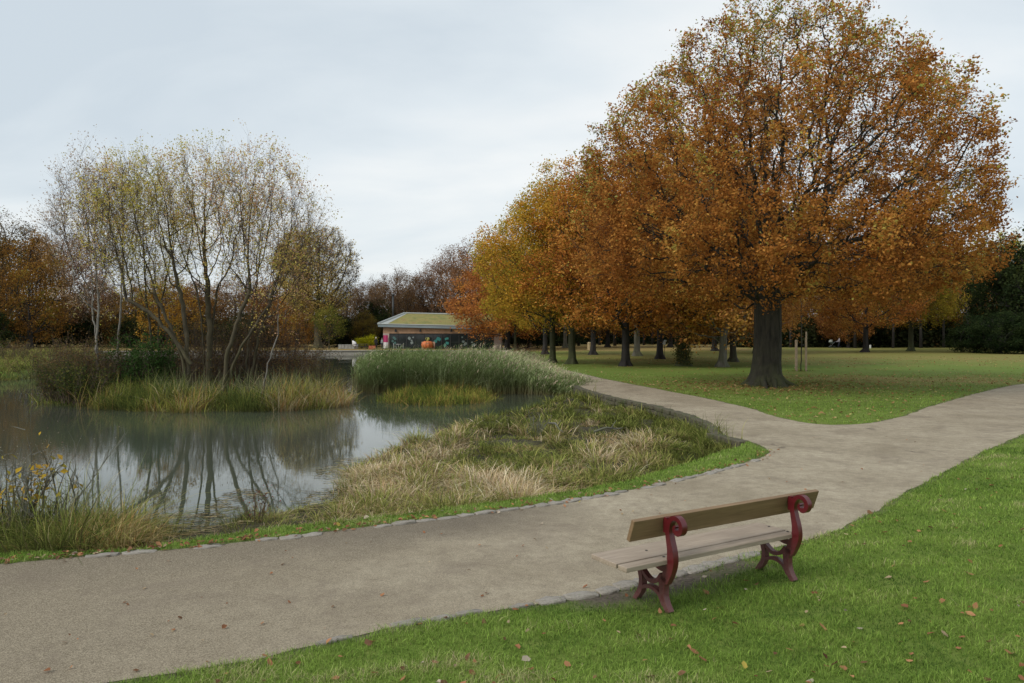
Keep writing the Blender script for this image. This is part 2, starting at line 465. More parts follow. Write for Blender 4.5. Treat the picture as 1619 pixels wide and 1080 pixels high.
# path
def path_mat():
    m, nt, out = newmat('path_gravel')
    tc = N_(nt, 'ShaderNodeTexCoord').outputs['Object']
    n0 = noise(nt, tc, .55, 5, .6, .4); n1 = noise(nt, tc, 5, 6, .7); n2 = noise(nt, tc, 70, 3, .75)
    vo = N_(nt, 'ShaderNodeTexVoronoi', {'Vector': tc, 'Scale': 160}); vc = N_(nt, 'ShaderNodeSeparateColor', {0: vo.outputs['Color']}).outputs[0]
    c = ramp(nt, n0, [(.3, (.285, .24, .165)), (.5, (.39, .335, .24)), (.7, (.47, .41, .30))])
    c = mixc(nt, ramp(nt, n1, [(.3, g3(.6)), (.6, g3(0))]), c, (.18, .14, .095))
    c = mixc(nt, ramp(nt, vc, [(.15, g3(.42)), (.42, g3(0))]), c, (.10, .08, .055))
    c = mixc(nt, ramp(nt, vc, [(.75, g3(0)), (.97, g3(.4))]), c, (.52, .45, .36))
    # damp darker strip along the lakeside edge of the path
    sp = N_(nt, 'ShaderNodeSeparateXYZ', {0: tc})
    a = np.array(U(0, 893)[:2]); bb = np.array(U(720, 815)[:2]); t = (bb - a) / np.linalg.norm(bb - a)
    nx, ny = t[1], -t[0]
    if nx * (1 - a[0]) + ny * (7 - a[1]) < 0: nx, ny = -nx, -ny
    dd = N_(nt, 'ShaderNodeVectorMath', {0: tc, 1: (nx, ny, 0)}, operation='DOT_PRODUCT').outputs['Value']
    dd = N_(nt, 'ShaderNodeMath', {0: dd, 1: float(a[0] * nx + a[1] * ny)}, operation='SUBTRACT').outputs[0]
    nn = noise(nt, tc, 1.6, 6, .65)
    dd = N_(nt, 'ShaderNodeMath', {0: nn, 1: 1.5, 2: dd}, operation='MULTIPLY_ADD').outputs[0]
    mk1 = N_(nt, 'ShaderNodeMapRange', {'Value': dd, 'From Min': 1.25, 'From Max': 2.1, 'To Min': .85, 'To Max': 0}).outputs[0]
    xm = N_(nt, 'ShaderNodeMapRange', {'Value': sp.outputs[0], 'From Min': -.6, 'From Max': 1.2, 'To Min': 1, 'To Max': 0}).outputs[0]
    dm = N_(nt, 'ShaderNodeMath', {0: mk1, 1: xm}, operation='MULTIPLY').outputs[0]
    c = mixc(nt, dm, c, mixc(nt, ramp(nt, vc, [(.3, g3(0)), (.9, g3(1))]), (.075, .062, .048), (.15, .125, .10)))
    # the older, dirtier surface towards the near left
    wl_ = N_(nt, 'ShaderNodeMath', {0: nn, 1: 3.2, 2: sp.outputs[0]}, operation='MULTIPLY_ADD').outputs[0]
    old = N_(nt, 'ShaderNodeMapRange', {'Value': wl_, 'From Min': -1.6, 'From Max': 2.9, 'To Min': .8, 'To Max': 0}).outputs[0]
    c = mixc(nt, old, c, mixc(nt, ramp(nt, vc, [(.3, g3(0)), (.9, g3(1))]), (.145, .118, .08), (.33, .28, .20)))
    pt = ramp(nt, noise(nt, tc, .9, 7, .7, .6), [(.52, g3(0)), (.62, g3(.38))])
    c = mixc(nt, pt, c, (.17, .135, .10))
    # a few damp stains and leaf scraps
    st = ramp(nt, noise(nt, N_(nt, 'ShaderNodeMapping', {'Vector': tc, 'Scale': (1, .55, 1), 'Rotation': (0, 0, -.5)}).outputs[0], 1.3, 5, .6), [(.67, g3(0)), (.74, g3(.75))])
    c = mixc(nt, st, c, (.085, .065, .05))
    h = N_(nt, 'ShaderNodeMath', {0: n2, 1: vo.outputs['Distance']}, operation='ADD').outputs[0]
    b = N_(nt, 'ShaderNodeBump', {'Height': h, 'Strength': .55, 'Distance': .006})
    b2 = N_(nt, 'ShaderNodeBump', {'Height': n1, 'Strength': .35, 'Distance': .02, 'Normal': b.outputs[0]})
    p = N_(nt, 'ShaderNodeBsdfPrincipled', {'Base Color': c, 'Roughness': .9, 'Normal': b2.outputs[0]})
    p.inputs['Specular IOR Level'].default_value = .25
    nt.links.new(p.outputs[0], out.inputs[0]); return m
from mathutils.geometry import tessellate_polygon
pv = [Vector((x, y, 0.004)) for x, y in Ppoly]
tr = tessellate_polygon([pv])
path = mk('path', np.array([tuple(v) for v in pv]), tris=np.array(tr), mat=path_mat())
if path.data.polygons[0].normal.z < 0:
    path.data.flip_normals()
path['kind'] = 'structure'

# ---------------------------------------------------------------- stones
def stonemat(name, c1, c2, moss):
    m, nt, out = newmat(name)
    tc = N_(nt, 'ShaderNodeTexCoord').outputs['Object']
    oi = N_(nt, 'ShaderNodeObjectInfo').outputs['Random']
    n1 = noise(nt, tc, 9, 6, .7); n2 = noise(nt, tc, 2.5, 4, .6)
    c = ramp(nt, n1, [(.25, c1), (.75, c2)])
    c = mixc(nt, N_(nt, 'ShaderNodeMath', {0: oi, 1: .35}, operation='MULTIPLY').outputs[0], c, (.16, .135, .11))
    c = mixc(nt, ramp(nt, n2, [(.5, g3(0)), (.7, g3(.8))]), c, moss)
    b = N_(nt, 'ShaderNodeBump', {'Height': n1, 'Strength': .6, 'Distance': .02})
    p = N_(nt, 'ShaderNodeBsdfPrincipled', {'Base Color': c, 'Roughness': .9, 'Normal': b.outputs[0]})
    nt.links.new(p.outputs[0], out.inputs[0]); return m
M_STONE = stonemat('edging_stone', (.19, .17, .145), (.42, .385, .33), (.14, .125, .085))
M_WALLST = stonemat('wall_stone', (.035, .033, .02), (.12, .105, .065), (.055, .075, .02))
def stone_mesh(seed):
    r = random.Random(seed)
    bm = bmesh.new(); bmesh.ops.create_cube(bm, size=1)
    bmesh.ops.subdivide_edges(bm, edges=bm.edges[:], cuts=3, use_grid_fill=True)
    for v in bm.verts:
        p = v.co; k = 1 - .16 * max(0, abs(p.x) * abs(p.y) * 4 - .35) * 1.4
        v.co = Vector((p.x * k + r.uniform(-.045, .045), p.y * k + r.uniform(-.05, .05), p.z + r.uniform(-.05, .05) - .12 * (abs(p.x) + abs(p.y)) ** 2 * (p.z > 0)))
    me = bpy.data.meshes.new('edging_stone'); bm.to_mesh(me); bm.free()
    me.materials.append(M_STONE)
    for p in me.polygons: p.use_smooth = True
    return me
SM = [stone_mesh(i) for i in range(6)]
def edging(line_px, inset, step, group, label, gap, seed, size=(1, 1)):
    r = random.Random(seed)
    L = [Vector((*U(a, b)[:2], 0)) for a, b in line_px]
    s = 0; nxt = 0
    for a, b in zip(L[:-1], L[1:]):
        d = (b - a); ln = d.length; t = d / ln; nrm = Vector((-t.y, t.x, 0))
        while nxt < s + ln:
            p = a + t * (nxt - s); w = r.uniform(.8, 1.35) * step
            if r.random() > gap(p):
                o = bpy.data.objects.new('edging_stone', SM[r.randrange(6)]); col.objects.link(o)
                o.location = p + nrm * (inset + r.uniform(-.02, .02)) + t * w * .5
                o.location.z = r.uniform(-.034, -.018)
                o.rotation_euler = (r.uniform(-.05, .05), r.uniform(-.05, .05), math.atan2(t.y, t.x) + r.uniform(-.09, .09))
                o.scale = (w * .93 * size[0], r.uniform(.10, .16) * size[1], .10)
                tag(o, label, 'edging stone', group)
            nxt += w
        s += ln
edging([(0, 893), (130, 880), (300, 866), (450, 850), (600, 832), (760, 811), (880, 795), (960, 782), (1060, 762), (1150, 740), (1205, 724)], -.04, .27,
       'stones edging the lakeside of the path', 'pale flat stone in the edging row between path and lakeside grass strip',
       lambda p: .62 if p.x < -2.2 else .12, 4)
edging([(-60, 1113), (180, 1078), (320, 1055), (440, 1035), (540, 1012), (640, 990), (780, 967), (860, 954)], .02, .26,
       'stones edging the front lawn', 'small buried stone edging the path beside the front lawn, left of the bench',
       lambda p: .45, 8, (1, .7))
edging([(850, 956), (900, 948), (1000, 928), (1100, 903), (1190, 880)], .03, .26,
       'stones beneath the bench', 'broad pale stone set in the path edge beneath the bench',
       lambda p: .05, 9, (1, 1.25))

# retaining wall of rough stone between path and marsh
def retaining_wall():
    r = random.Random(5); mb = MB()
    L = [Vector((*U(a, b)[:2], 0)) for a, b in WALL]
    for row in range(4):
        z0 = -.52 + row * .135
        for a, b in zip(L[:-1], L[1:]):
            d = b - a; ln = d.length; t = d / ln; nrm = Vector((-t.y, t.x, 0))
            if nrm.x > 0: nrm = -nrm
            s = -r.uniform(0, .1)
            while s < ln:
                w = r.uniform(.2, .42)
                c = a + t * (s + w / 2) + nrm * (.07 + r.uniform(-.02, .035))
                R = Matrix.Rotation(math.atan2(t.y, t.x) + r.uniform(-.05, .05), 3, 'Z') @ Matrix.Rotation(r.uniform(-.05, .05), 3, 'X')
                mb.box((c.x, c.y, z0 + .065 + r.uniform(-.008, .008)), (w - .012, .26, .125), M=R)
                s += w
    o = mb.build('retaining_wall', M_WALLST, bevel=.02, segs=2)
    tag(o, 'low mossy rough stone wall holding the curving path above the marsh', 'wall')
retaining_wall()

# pale kerb along the far shore
def far_kerb():
    M = simple('kerb_concrete', (.36, .33, .28), .85, nscale=3)
    pts = [U(150, 557, -.05), U(300, 556.3, -.05), U(450, 555.6, -.05), U(600, 555.2, -.05), U(700, 555.2, -.05), U(790, 555.2, -.05), U(815, 558, -.05)]
    mb = MB()
    for a, b in zip(pts[:-1], pts[1:]):
        a = Vector(a); b = Vector(b); d = b - a
        mb.box(((a + b) / 2 + Vector((0, 0, -.24))), (d.length + .02, .55, .56), rz=math.atan2(d.y, d.x))
        mb.box(((a + b) / 2 + Vector((0, -.05, .085))), (d.length + .02, .75, .09), rz=math.atan2(d.y, d.x))
    o = mb.build('lake_edging', M)
    tag(o, 'pale stone coping along the far shore of the lake below the café', 'kerb')
far_kerb()

# ================================================================== LOW VEGETATION
def blades(name, P, h, w, bend, cols, segs=2, tipfade=.15, lean=None, mat=None, parent=None, rng=RNG, vert=.25, root=None):
    """curved tapering ribbons. P (N,3), h,w,bend (N,), cols (N,3) -> one mesh"""
    N = len(P); az = rng.uniform(0, 2 * PI, N)
    tdir = np.c_[np.cos(az), np.sin(az)]
    if lean is not None: tdir = lean
    side = np.c_[-tdir[:, 1], tdir[:, 0]]
    saz = rng.uniform(-.9, .9, N); c, s = np.cos(saz), np.sin(saz)
    side = np.c_[side[:, 0] * c - side[:, 1] * s, side[:, 0] * s + side[:, 1] * c]
    rows = []
    V = np.zeros((N, segs * 2 + 1, 3)); C = np.zeros((N, segs * 2 + 1, 3))
    init = rng.normal(0, vert, N)
    for k in range(segs + 1):
        t = k / segs
        off = (init * t + bend * t * t)[:, None] * tdir * h[:, None]
        z = h * (t - .45 * np.abs(bend) * t ** 2.2)
        base = np.c_[P[:, :2] + off, P[:, 2] + z]
        ww = w * (1 - t ** 1.5) * .5
        cc = cols * (1 + tipfade * (t - .3))
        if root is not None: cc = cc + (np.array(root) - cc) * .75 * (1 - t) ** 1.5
        if k < segs:
            V[:, 2 * k, :2] = base[:, :2] - side * ww[:, None]; V[:, 2 * k, 2] = base[:, 2]
            V[:, 2 * k + 1, :2] = base[:, :2] + side * ww[:, None]; V[:, 2 * k + 1, 2] = base[:, 2]
            C[:, 2 * k] = cc; C[:, 2 * k + 1] = cc
        else:
            V[:, 2 * k] = base; C[:, 2 * k] = cc
    M = segs * 2 + 1; b0 = np.arange(N) * M
    quads = np.concatenate([np.c_[b0 + 2 * k, b0 + 2 * k + 1, b0 + 2 * k + 3, b0 + 2 * k + 2] for k in range(segs - 1)]) if segs > 1 else None
    tris = np.c_[b0 + 2 * segs - 2, b0 + 2 * segs - 1, b0 + 2 * segs]
    return mk(name, V.reshape(-1, 3), quads=quads, tris=tris, mat=mat or M_BLADE, parent=parent, colr=np.clip(C.reshape(-1, 3), 0, 1))

def sample(n, d0, d1, left=-.78, right=.78, pad=1.0, rng=RNG):
    d = d0 * (d1 / d0) ** rng.uniform(0, 1, n)
    u = rng.uniform(0, 1, n)
    x0 = left * d - pad; x1 = right * d + pad
    return np.c_[x0 + (x1 - x0) * u, d]
def palette(n, cols, wts, jit=.15, rng=RNG, field=None):
    cols = np.array(cols, float); wts = np.array(wts, float) / sum(wts)
    if field is None:
        i = rng.choice(len(cols), n, p=wts)
    else:
        cw = np.cumsum(wts); q = np.clip(field + rng.normal(0, .16, n), 0, .999)
        i = np.searchsorted(cw, q).clip(0, len(cols) - 1)
    return cols[i] * (1 + rng.normal(0, jit, n))[:, None].clip(.4, 1.7)

# --- mown grass, near lawn and bank strip
GC = [(.08, .14, .03), (.155, .245, .045), (.235, .335, .07), (.33, .37, .13), (.43, .38, .21)]
def lawn(name, n, d0, d1, hbase, wbase, label, left=-.78, right=.78):
    P = sample(n, d0, d1, left, right)
    sp = sdist(P, Ppoly)
    sw, sm, sl = region(P)
    edge = .0 + .03 * wob(P, .3, 31)
    keep = (sp < -edge) & (sl < .25)
    keep &= RNG.uniform(0, 1, len(P)) > .93 * soil_mask(P)
    keep &= RNG.uniform(0, 1, len(P)) > .85 * litter_mask(P) * (P[:, 1] > 24)
    keep &= RNG.uniform(0, 1, len(P)) < .9 + .35 * wob(P, .22, 44)
    P = P[keep]; z = height(P) - .004
    nn = wob(P, .45, 8); n2 = wob(P, 1.8, 12)
    k = (P[:, 1] / 7).clip(.8, 4)
    h = hbase * (1 + .35 * nn).clip(.4, 2) * RNG.uniform(.5, 1.35, len(P)) * (1 + .1 * (k - 1))
    w = wbase * k ** .85 * RNG.uniform(.7, 1.3, len(P))
    c = palette(len(P), GC, [.14, .34, .36, .12, .04], .26, field=(.44 + .32 * nn + .22 * n2).clip(0, .95))
    o = blades(name, np.c_[P, z], h, w, RNG.uniform(.1, 1.1, len(P)), c, segs=2, vert=.55, tipfade=.4)
    tag(o, label, 'grass', kind='stuff'); return o
lawn('lawn_grass', 470000, 4.2, 15.5, .052, .0058, 'short mown green grass on the lawns beside the path')
lawn('lawn_grass', 150000, 15.5, 44, .045, .0052, 'short grass on the lawn around the big oak', -.2, .8)

# --- tussocks: sedge and rough grass
def tussocks(name, centers, label, cols, wts, hh=(.35, .7), nb=70, rad=.16, w=.010, droop=(.3, 1.1), segs=3, zoff=0, field=None, cat='grass', scale_d=12., clump=0):
    n = len(centers)
    hs = RNG.uniform(*hh, n) * (np.clip(1 + .75 * wob(centers[:, :2], .8, 37), .3, 2.0) if clump else 1)
    k = (centers[:, 1] / scale_d).clip(.8, 3.2)
    cnt = np.maximum(6, (nb / k ** 1.1 * RNG.uniform(.6, 1.4, n))).astype(int)
    idx = np.repeat(np.arange(n), cnt); N = len(idx)
    off = RNG.normal(0, rad, (N, 2)) * (.7 + .5 * (hs[idx] / max(hh)))[:, None]
    P = centers[idx, :2] + off
    z = height(P) + zoff - .03
    z = np.maximum(z, WZ - .12)
    h = hs[idx] * RNG.uniform(.55, 1.15, N)
    f = (RNG.uniform(0, 1, n) if field is None else field)[idx]
    f = np.clip(f + (RNG.normal(0, .16, n) + .16 * wob(centers[:, :2], 1.3, 29))[idx], 0, .98)
    c = palette(N, cols, wts, .22, field=f)
    sw_ = RNG.uniform(0, 2 * PI, n)[idx]; bx = off / (np.linalg.norm(off, axis=1)[:, None] + 1e-6) + .8 * np.c_[np.cos(sw_), np.sin(sw_)]
    az = np.arctan2(bx[:, 1], bx[:, 0]) + RNG.normal(0, .6, N)
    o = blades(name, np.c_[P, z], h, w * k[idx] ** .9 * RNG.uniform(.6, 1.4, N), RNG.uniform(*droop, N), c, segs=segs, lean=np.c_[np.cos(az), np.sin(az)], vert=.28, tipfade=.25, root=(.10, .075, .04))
    if label: tag(o, label, cat, kind='stuff')
    return o
GREEN = [(.07, .095, .02), (.16, .20, .04), (.29, .33, .08), (.44, .42, .13)]
STRAW = [(.24, .14, .06), (.50, .35, .19), (.68, .51, .31), (.80, .66, .46)]
MIX = GREEN + [(.34, .27, .12)] + STRAW[1:]

# marsh in front of the wall
C = sample(1750, 10.5, 34, -.25, .42)
m_in = (sdist(C, Mpoly) > .45) & (sdist(C, Wpoly) < .25) & (sdist(C, WALLxy, False) > .3) & (CX + F * C[:, 0] / C[:, 1] > 528 + 12 * wob(C, .6, 3))
m_in &= RNG.uniform(0, 1, len(C)) < .95
C = C[m_in]
def near_px(C, px, py, rx, ry, z=-.3):
    X = CX + F * C[:, 0] / C[:, 1]; Y = HY + F * (H - z) / C[:, 1]
    return np.exp(-(((X - px) / rx) ** 2 + ((Y - py) / ry) ** 2))
# dry straw drifts lie towards the water on the left and in one heap by the strip
dry = np.clip(near_px(C, 640, 760, 120, 55) * 1.2 + near_px(C, 780, 790, 120, 30) + near_px(C, 980, 715, 60, 28) * 1.1 + near_px(C, 720, 700, 60, 40) * .5, 0, 1)
dry = np.clip(dry + .45 * wob(C, .8, 51), 0, 1)
tussocks('marsh_sedge', C, 'tangled green and straw coloured sedge filling the marsh below the wall', MIX, [.13, .2, .18, .12, .1, .1, .1, .07], (.12, .46), 100, .14, .015, (.3, 1.7), clump=1.6, field=.38 + .55 * dry - .38 * (1 - dry) * RNG.uniform(0, 1, len(C)))
Ct = C[(RNG.uniform(0, 1, len(C)) < .2)]
dt = np.clip(near_px(Ct, 640, 760, 110, 60) + .25 * wob(Ct, .9, 51), 0, 1)
tussocks('tall_sedge', Ct, 'taller upright sedge clumps standing in the marsh beside the open water', MIX, [.2, .2, .2, .1, .1, .1, .05, .05], (.3, .6), 50, .09, .012, (.15, 1.1), field=.3 + .6 * dt)

L_ = np.array([U(a, b)[:2] for a, b in WALL]); tt_ = RNG.uniform(0, len(L_) - 1.01, 240); i_ = tt_.astype(int)
Cw = L_[i_] + (L_[i_ + 1] - L_[i_]) * (tt_ - i_)[:, None] + np.c_[RNG.uniform(-.42, -.22, 240), RNG.uniform(-.25, -.05, 240)]
tussocks('wall_foot_grass', Cw, 'grass and sedge growing against the foot of the retaining wall', GREEN, [.3, .3, .3, .1], (.15, .5), 45, .09, .010, (.2, 1.2), clump=1)
# front left thicket of tussocks on the bank
C = sample(560, 8.4, 11.2, -.85, -.44)
X = CX + F * C[:, 0] / C[:, 1]
Y = HY + F * (H + .25) / C[:, 1]
k_ = (X < 205) & (sdist(C, Ppoly) < -.8) & (X > -260) & (sdist(C, Mpoly) > .1)
C = C[k_]; X = X[k_]
f = np.where(X > 120, .55, .12) + .3 * wob(C, .45, 61)
tussocks('bank_tussocks', C, 'dense dark green and russet tussocks on the bank at the front left', GREEN + [(.30, .22, .08), (.40, .24, .09), (.5, .38, .18)], [.25, .2, .15, .08, .12, .1, .1], (.2, .62), 80, .13, .013, (.3, 1.7), clump=1, field=f.clip(0, .98), scale_d=9)
Ct = C[RNG.uniform(0, 1, len(C)) < .17]
tussocks('tall_bank_grass', Ct, 'tall thin yellow-green grass stems rising from the front left bank', GREEN[1:] + [(.42, .36, .2), (.3, .27, .18)], [.25, .25, .1, .25, .15], (.7, 1.5), 13, .16, .008, (.1, .7), segs=4, scale_d=9)

# rough strip at the water's edge between the two
C = sample(900, 9, 14, -.6, .0)
C = C[(sdist(C, Mpoly) > .05) & (sdist(C, Wpoly) < .15) & (C[:, 0] < -1.0)]
Xp = CX + F * C[:, 0] / C[:, 1]
C = C[(RNG.uniform(0, 1, len(C)) < np.where((Xp > 255) & (Xp < 350), .12, .75))]
tussocks('shore_grass', C, 'low ragged grass and dead stalks along the muddy near shore', MIX, [.1, .2, .25, .1, .1, .12, .08, .05], (.07, .24), 55, .14, .007, (.4, 1.4), scale_d=10)
cc = np.array([U(a, b, -.4)[:2] for a, b in [(380, 822), (395, 818), (372, 828), (405, 826), (388, 835), (540, 775), (552, 770), (262, 852), (235, 856), (560, 762), (415, 835)]])
tussocks('shore_tuft', cc, 'isolated yellow-green tufts standing at the waterline', MIX, [.15, .25, .25, .1, .1, .1, .05, 0], (.28, .5), 70, .10, .0065, (.1, .6), scale_d=10)

# island fringe
C = sample(5200, 26, 44, -.66, -.2)
si = sdist(C, Ipoly); k_ = (si > -.5) & (si < 2.6) & (C[:, 1] < 33)
C = C[k_]
X = CX + F * C[:, 0] / C[:, 1]; k_ = (X < 548) & ((X > 155) | (RNG.uniform(0, 1, len(X)) < .22)); C = C[k_]; X = X[k_]
f = .45 + .5 * wob(C, 1.3, 71) + .12 * (X > 430)
tussocks('island_sedge', C, 'yellow-green sedge fringe around the waterline of the wooded island', [(.08, .12, .03), (.15, .20, .05), (.24, .28, .06), (.42, .42, .09), (.46, .34, .12), (.44, .24, .10), (.55, .46, .28)], [.16, .2, .18, .16, .12, .09, .09],
         (.3, 1.0), 62, .2, .010, (.15, 1.1), field=f.clip(0, .98), clump=1)
Ct = C[(sdist(C, Ipoly) > .6)]; Ct = Ct[RNG.uniform(0, 1, len(Ct)) < .35]
X = CX + F * Ct[:, 0] / Ct[:, 1]; Ct = Ct[(X > 240) & (X < 540)]
tussocks('island_reeds', Ct, 'pale grey-green reeds rising behind the island sedge', [(.13, .17, .08), (.22, .25, .12), (.34, .32, .18)], [.4, .35, .25], (.9, 1.5), 26, .2, .008, (.05, .45))
C = sample(1500, 28, 38, -.25, .0); ss = sdist(C, SIpoly); C = C[(ss > -.35)]
tussocks('islet_sedge', C, 'bright yellow-green sedge on the small islet before the reed bed', [(.08, .13, .025), (.18, .24, .04), (.36, .36, .07), (.50, .34, .10)], [.25, .3, .3, .15], (.25, .6), 62, .2, .010, (.15, 1.0), clump=1)
# left shore bank
C = sample(5200, 34, 100, -.85, -.48); sw = sdist(C, Wpoly); C = C[(sw < 1.6) & (sw > -9)]
tussocks('far_bank_grass', C, 'coarse green grass on the left bank beyond the island', GREEN + [(.33, .25, .1)], [.25, .3, .2, .1, .15], (.3, .8), 60, .35, .014, (.2, 1.0), clump=1)

# reed bed
C = sample(7500, 33, 90, -.25, .13)
C = C[H - 29 * C[:, 1] / F - WZ > .5]; s_ = sdist(C, Rpoly); C = C[s_ > -.2 + .3 * wob(C, 2.5, 33)]
X = CX + F * C[:, 0] / C[:, 1]
hh = .95 + .35 * np.clip((X - 560) / 60, 0, 1) - .85 * np.clip((X - 770) / 110, 0, 1)
f = (.10 + .5 * np.clip((X - 690) / 150, 0, 1) * np.clip((C[:, 1] - 36) / 10, 0, 1) + .22 * wob(C, 3, 81)).clip(0, .98)
N0 = len(C); rep = 11
idx = np.repeat(np.arange(N0), np.maximum(7, (rep * 1.9 / (C[:, 1] / 33) ** 1.1)).astype(int)); N = len(idx)
P = C[idx] + RNG.normal(0, .26, (N, 2))
cap = np.minimum(1.75, H - 29 * C[:, 1] / F) - WZ
h = np.minimum(1.42 * hh, cap)[idx] * (1 + .2 * wob(C, 1.2, 3) + .12 * wob(C, .4, 13))[idx] * RNG.uniform(.5, 1.12, N)
cR = palette(N, [(.13, .175, .06), (.26, .32, .14), (.39, .45, .24), (.55, .50, .31), (.70, .58, .42)], [.22, .28, .22, .15, .13], .25, field=np.clip(f + RNG.normal(0, .15, N0), 0, .98)[idx])
az = RNG.normal(.3, 1.3, N)
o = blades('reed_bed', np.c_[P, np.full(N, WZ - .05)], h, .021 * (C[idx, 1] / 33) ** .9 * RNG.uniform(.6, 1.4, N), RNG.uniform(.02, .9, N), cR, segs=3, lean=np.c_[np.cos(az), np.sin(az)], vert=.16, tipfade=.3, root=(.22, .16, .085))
tag(o, 'large bed of grey-green reeds turning buff, standing in the lake before the café', 'reeds', kind='stuff')

# side leaves and plumes of the reeds, in the same stand
k_ = RNG.integers(0, N, int(N * 1.6)); t_ = RNG.uniform(.35, .95, len(k_))
az = np.where(RNG.uniform(0, 1, len(k_)) < .62, 0, PI) + RNG.normal(0, .55, len(k_))
ks = (P[k_, 1] / 33) ** .9
o2 = blades('reed_leaves', np.c_[P[k_] + RNG.normal(0, .05, (len(k_), 2)), WZ - .05 + h[k_] * t_], RNG.uniform(.18, .48, len(k_)), .026 * ks * RNG.uniform(.5, 1.3, len(k_)), RNG.uniform(.6, 1.5, len(k_)),
            (cR[k_] * 1.12).clip(0, 1), segs=3, lean=np.c_[np.cos(az), np.sin(az)], vert=.6, tipfade=.2)
o2.parent = o
pl_ = RNG.choice(np.where((CX + F * P[:, 0] / P[:, 1] > 700) | (RNG.uniform(0, 1, N) < .2))[0], int(N * .07)); ks = (P[pl_, 1] / 33) ** .9
az = RNG.normal(0, .5, len(pl_))
o3 = blades('reed_plumes', np.c_[P[pl_], WZ - .08 + h[pl_] * .93], RNG.uniform(.16, .30, len(pl_)), .055 * ks * RNG.uniform(.5, 1.2, len(pl_)), RNG.uniform(.3, 1.2, len(pl_)),
            palette(len(pl_), [(.50, .40, .28), (.62, .52, .40), (.38, .30, .22)], [.4, .3, .3]), segs=3, lean=np.c_[np.cos(az), np.sin(az)], vert=.3)
o3.parent = o

# floating reed litter by the near shore
def debris():
    P = sample(16000, 9.3, 17, -.55, -.1)
    sw = sdist(P, Wpoly); n = wob(P, .7, 91)
    X = CX + F * P[:, 0] / P[:, 1]
    k_ = (sw > -.5) & (sw < .95 + .9 * n) & (X > 190) & (X < 640) | ((sw > .9) & (sw < 1.6) & (n > .85) & (X > 200))
    P = P[k_]; N = len(P); az = RNG.normal(.35, .5, N); L = RNG.uniform(.04, .22, N); w = RNG.uniform(.004, .012, N)
    z = np.maximum(height(P), WZ) + .006 + RNG.uniform(0, .012, N)
    t = np.c_[np.cos(az), np.sin(az)]; s = np.c_[-t[:, 1], t[:, 0]]
    V = np.zeros((N, 4, 3))
    for i, (a, b) in enumerate([(-1, -1), (1, -1), (1, 1), (-1, 1)]):
        V[:, i, :2] = P + t * (a * L / 2)[:, None] + s * (b * w / 2)[:, None]; V[:, i, 2] = z + RNG.uniform(0, .01, N)
    c = palette(N, [(.10, .085, .05), (.25, .20, .10), (.40, .33, .2), (.16, .17, .06)], [.3, .3, .25, .15])
    o = mk('reed_debris', V.reshape(-1, 3), quads=np.arange(N * 4).reshape(-1, 4), mat=M_BLADE, colr=np.repeat(c, 4, 0))
    tag(o, 'mat of floating dead reed stalks along the near shore', 'plant litter', kind='stuff')
debris()

# fallen leaves
def fallen(name, P, size, label, cols, wts):
    N = len(P); z = height(P)
    sp = sdist(P, Ppoly); z = np.where(sp > 0, .012, z + .022)
    az = RNG.uniform(0, 2 * PI, N); t = np.c_[np.cos(az), np.sin(az)]; s = np.c_[-t[:, 1], t[:, 0]]
    sz = size * RNG.uniform(.6, 1.4, N)
    # lobed leaf: hexagonal outline creased along the midrib
    uv = [(-.5, 0, 0), (-.22, -.34, .22), (.2, -.30, .25), (.52, 0, .08), (.18, .33, .2), (-.25, .30, .28), (0, 0, 0)]
    V = np.zeros((N, 7, 3)); cup = RNG.uniform(-.3, 1.2, N)
    tilt = RNG.normal(0, .35, (N, 2))
    for i, (a, b, q) in enumerate(uv):
        aj = a + RNG.normal(0, .06, N) * (i < 6); bj = b + RNG.normal(0, .06, N) * (i < 6)
        V[:, i, :2] = P + t * (aj * sz)[:, None] + s * (bj * sz)[:, None]
        V[:, i, 2] = z + np.maximum(-.01, (q * cup + aj * tilt[:, 0] + bj * tilt[:, 1]) * sz) + .004
    b0 = np.arange(N) * 7
    tris = np.concatenate([np.c_[b0 + i, b0 + (i + 1) % 6, b0 + 6] for i in range(6)])
    c = palette(N, cols, wts, .2)
    o = mk(name, V.reshape(-1, 3), tris=tris, mat=M_BLADE, colr=np.repeat(c, 7, 0))
    tag(o, label, 'leaves', kind='stuff')
LC = [(.30, .14, .075), (.42, .21, .11), (.20, .11, .065), (.42, .32, .2), (.42, .33, .08), (.5, .42, .33)]
P = sample(620, 4.3, 13, -.3, .78); sp = sdist(P, Ppoly)
P = P[(sp < -.02) & (sdist(P, Mpoly) < -.05) & (P[:, 0] > -3)]
fallen('fallen_leaves', P, .05, 'russet and pale dead leaves scattered on the front lawn around the bench', LC, [.3, .25, .2, .12, .05, .08])
P = sample(300, 5.2, 18, -.6, .72); sp = sdist(P, Ppoly); P = P[sp > .03]
fallen('path_leaves', P, .034, 'small brown dead leaves and scraps lying on the gravel path', LC, [.25, .15, .4, .15, .0, .05])
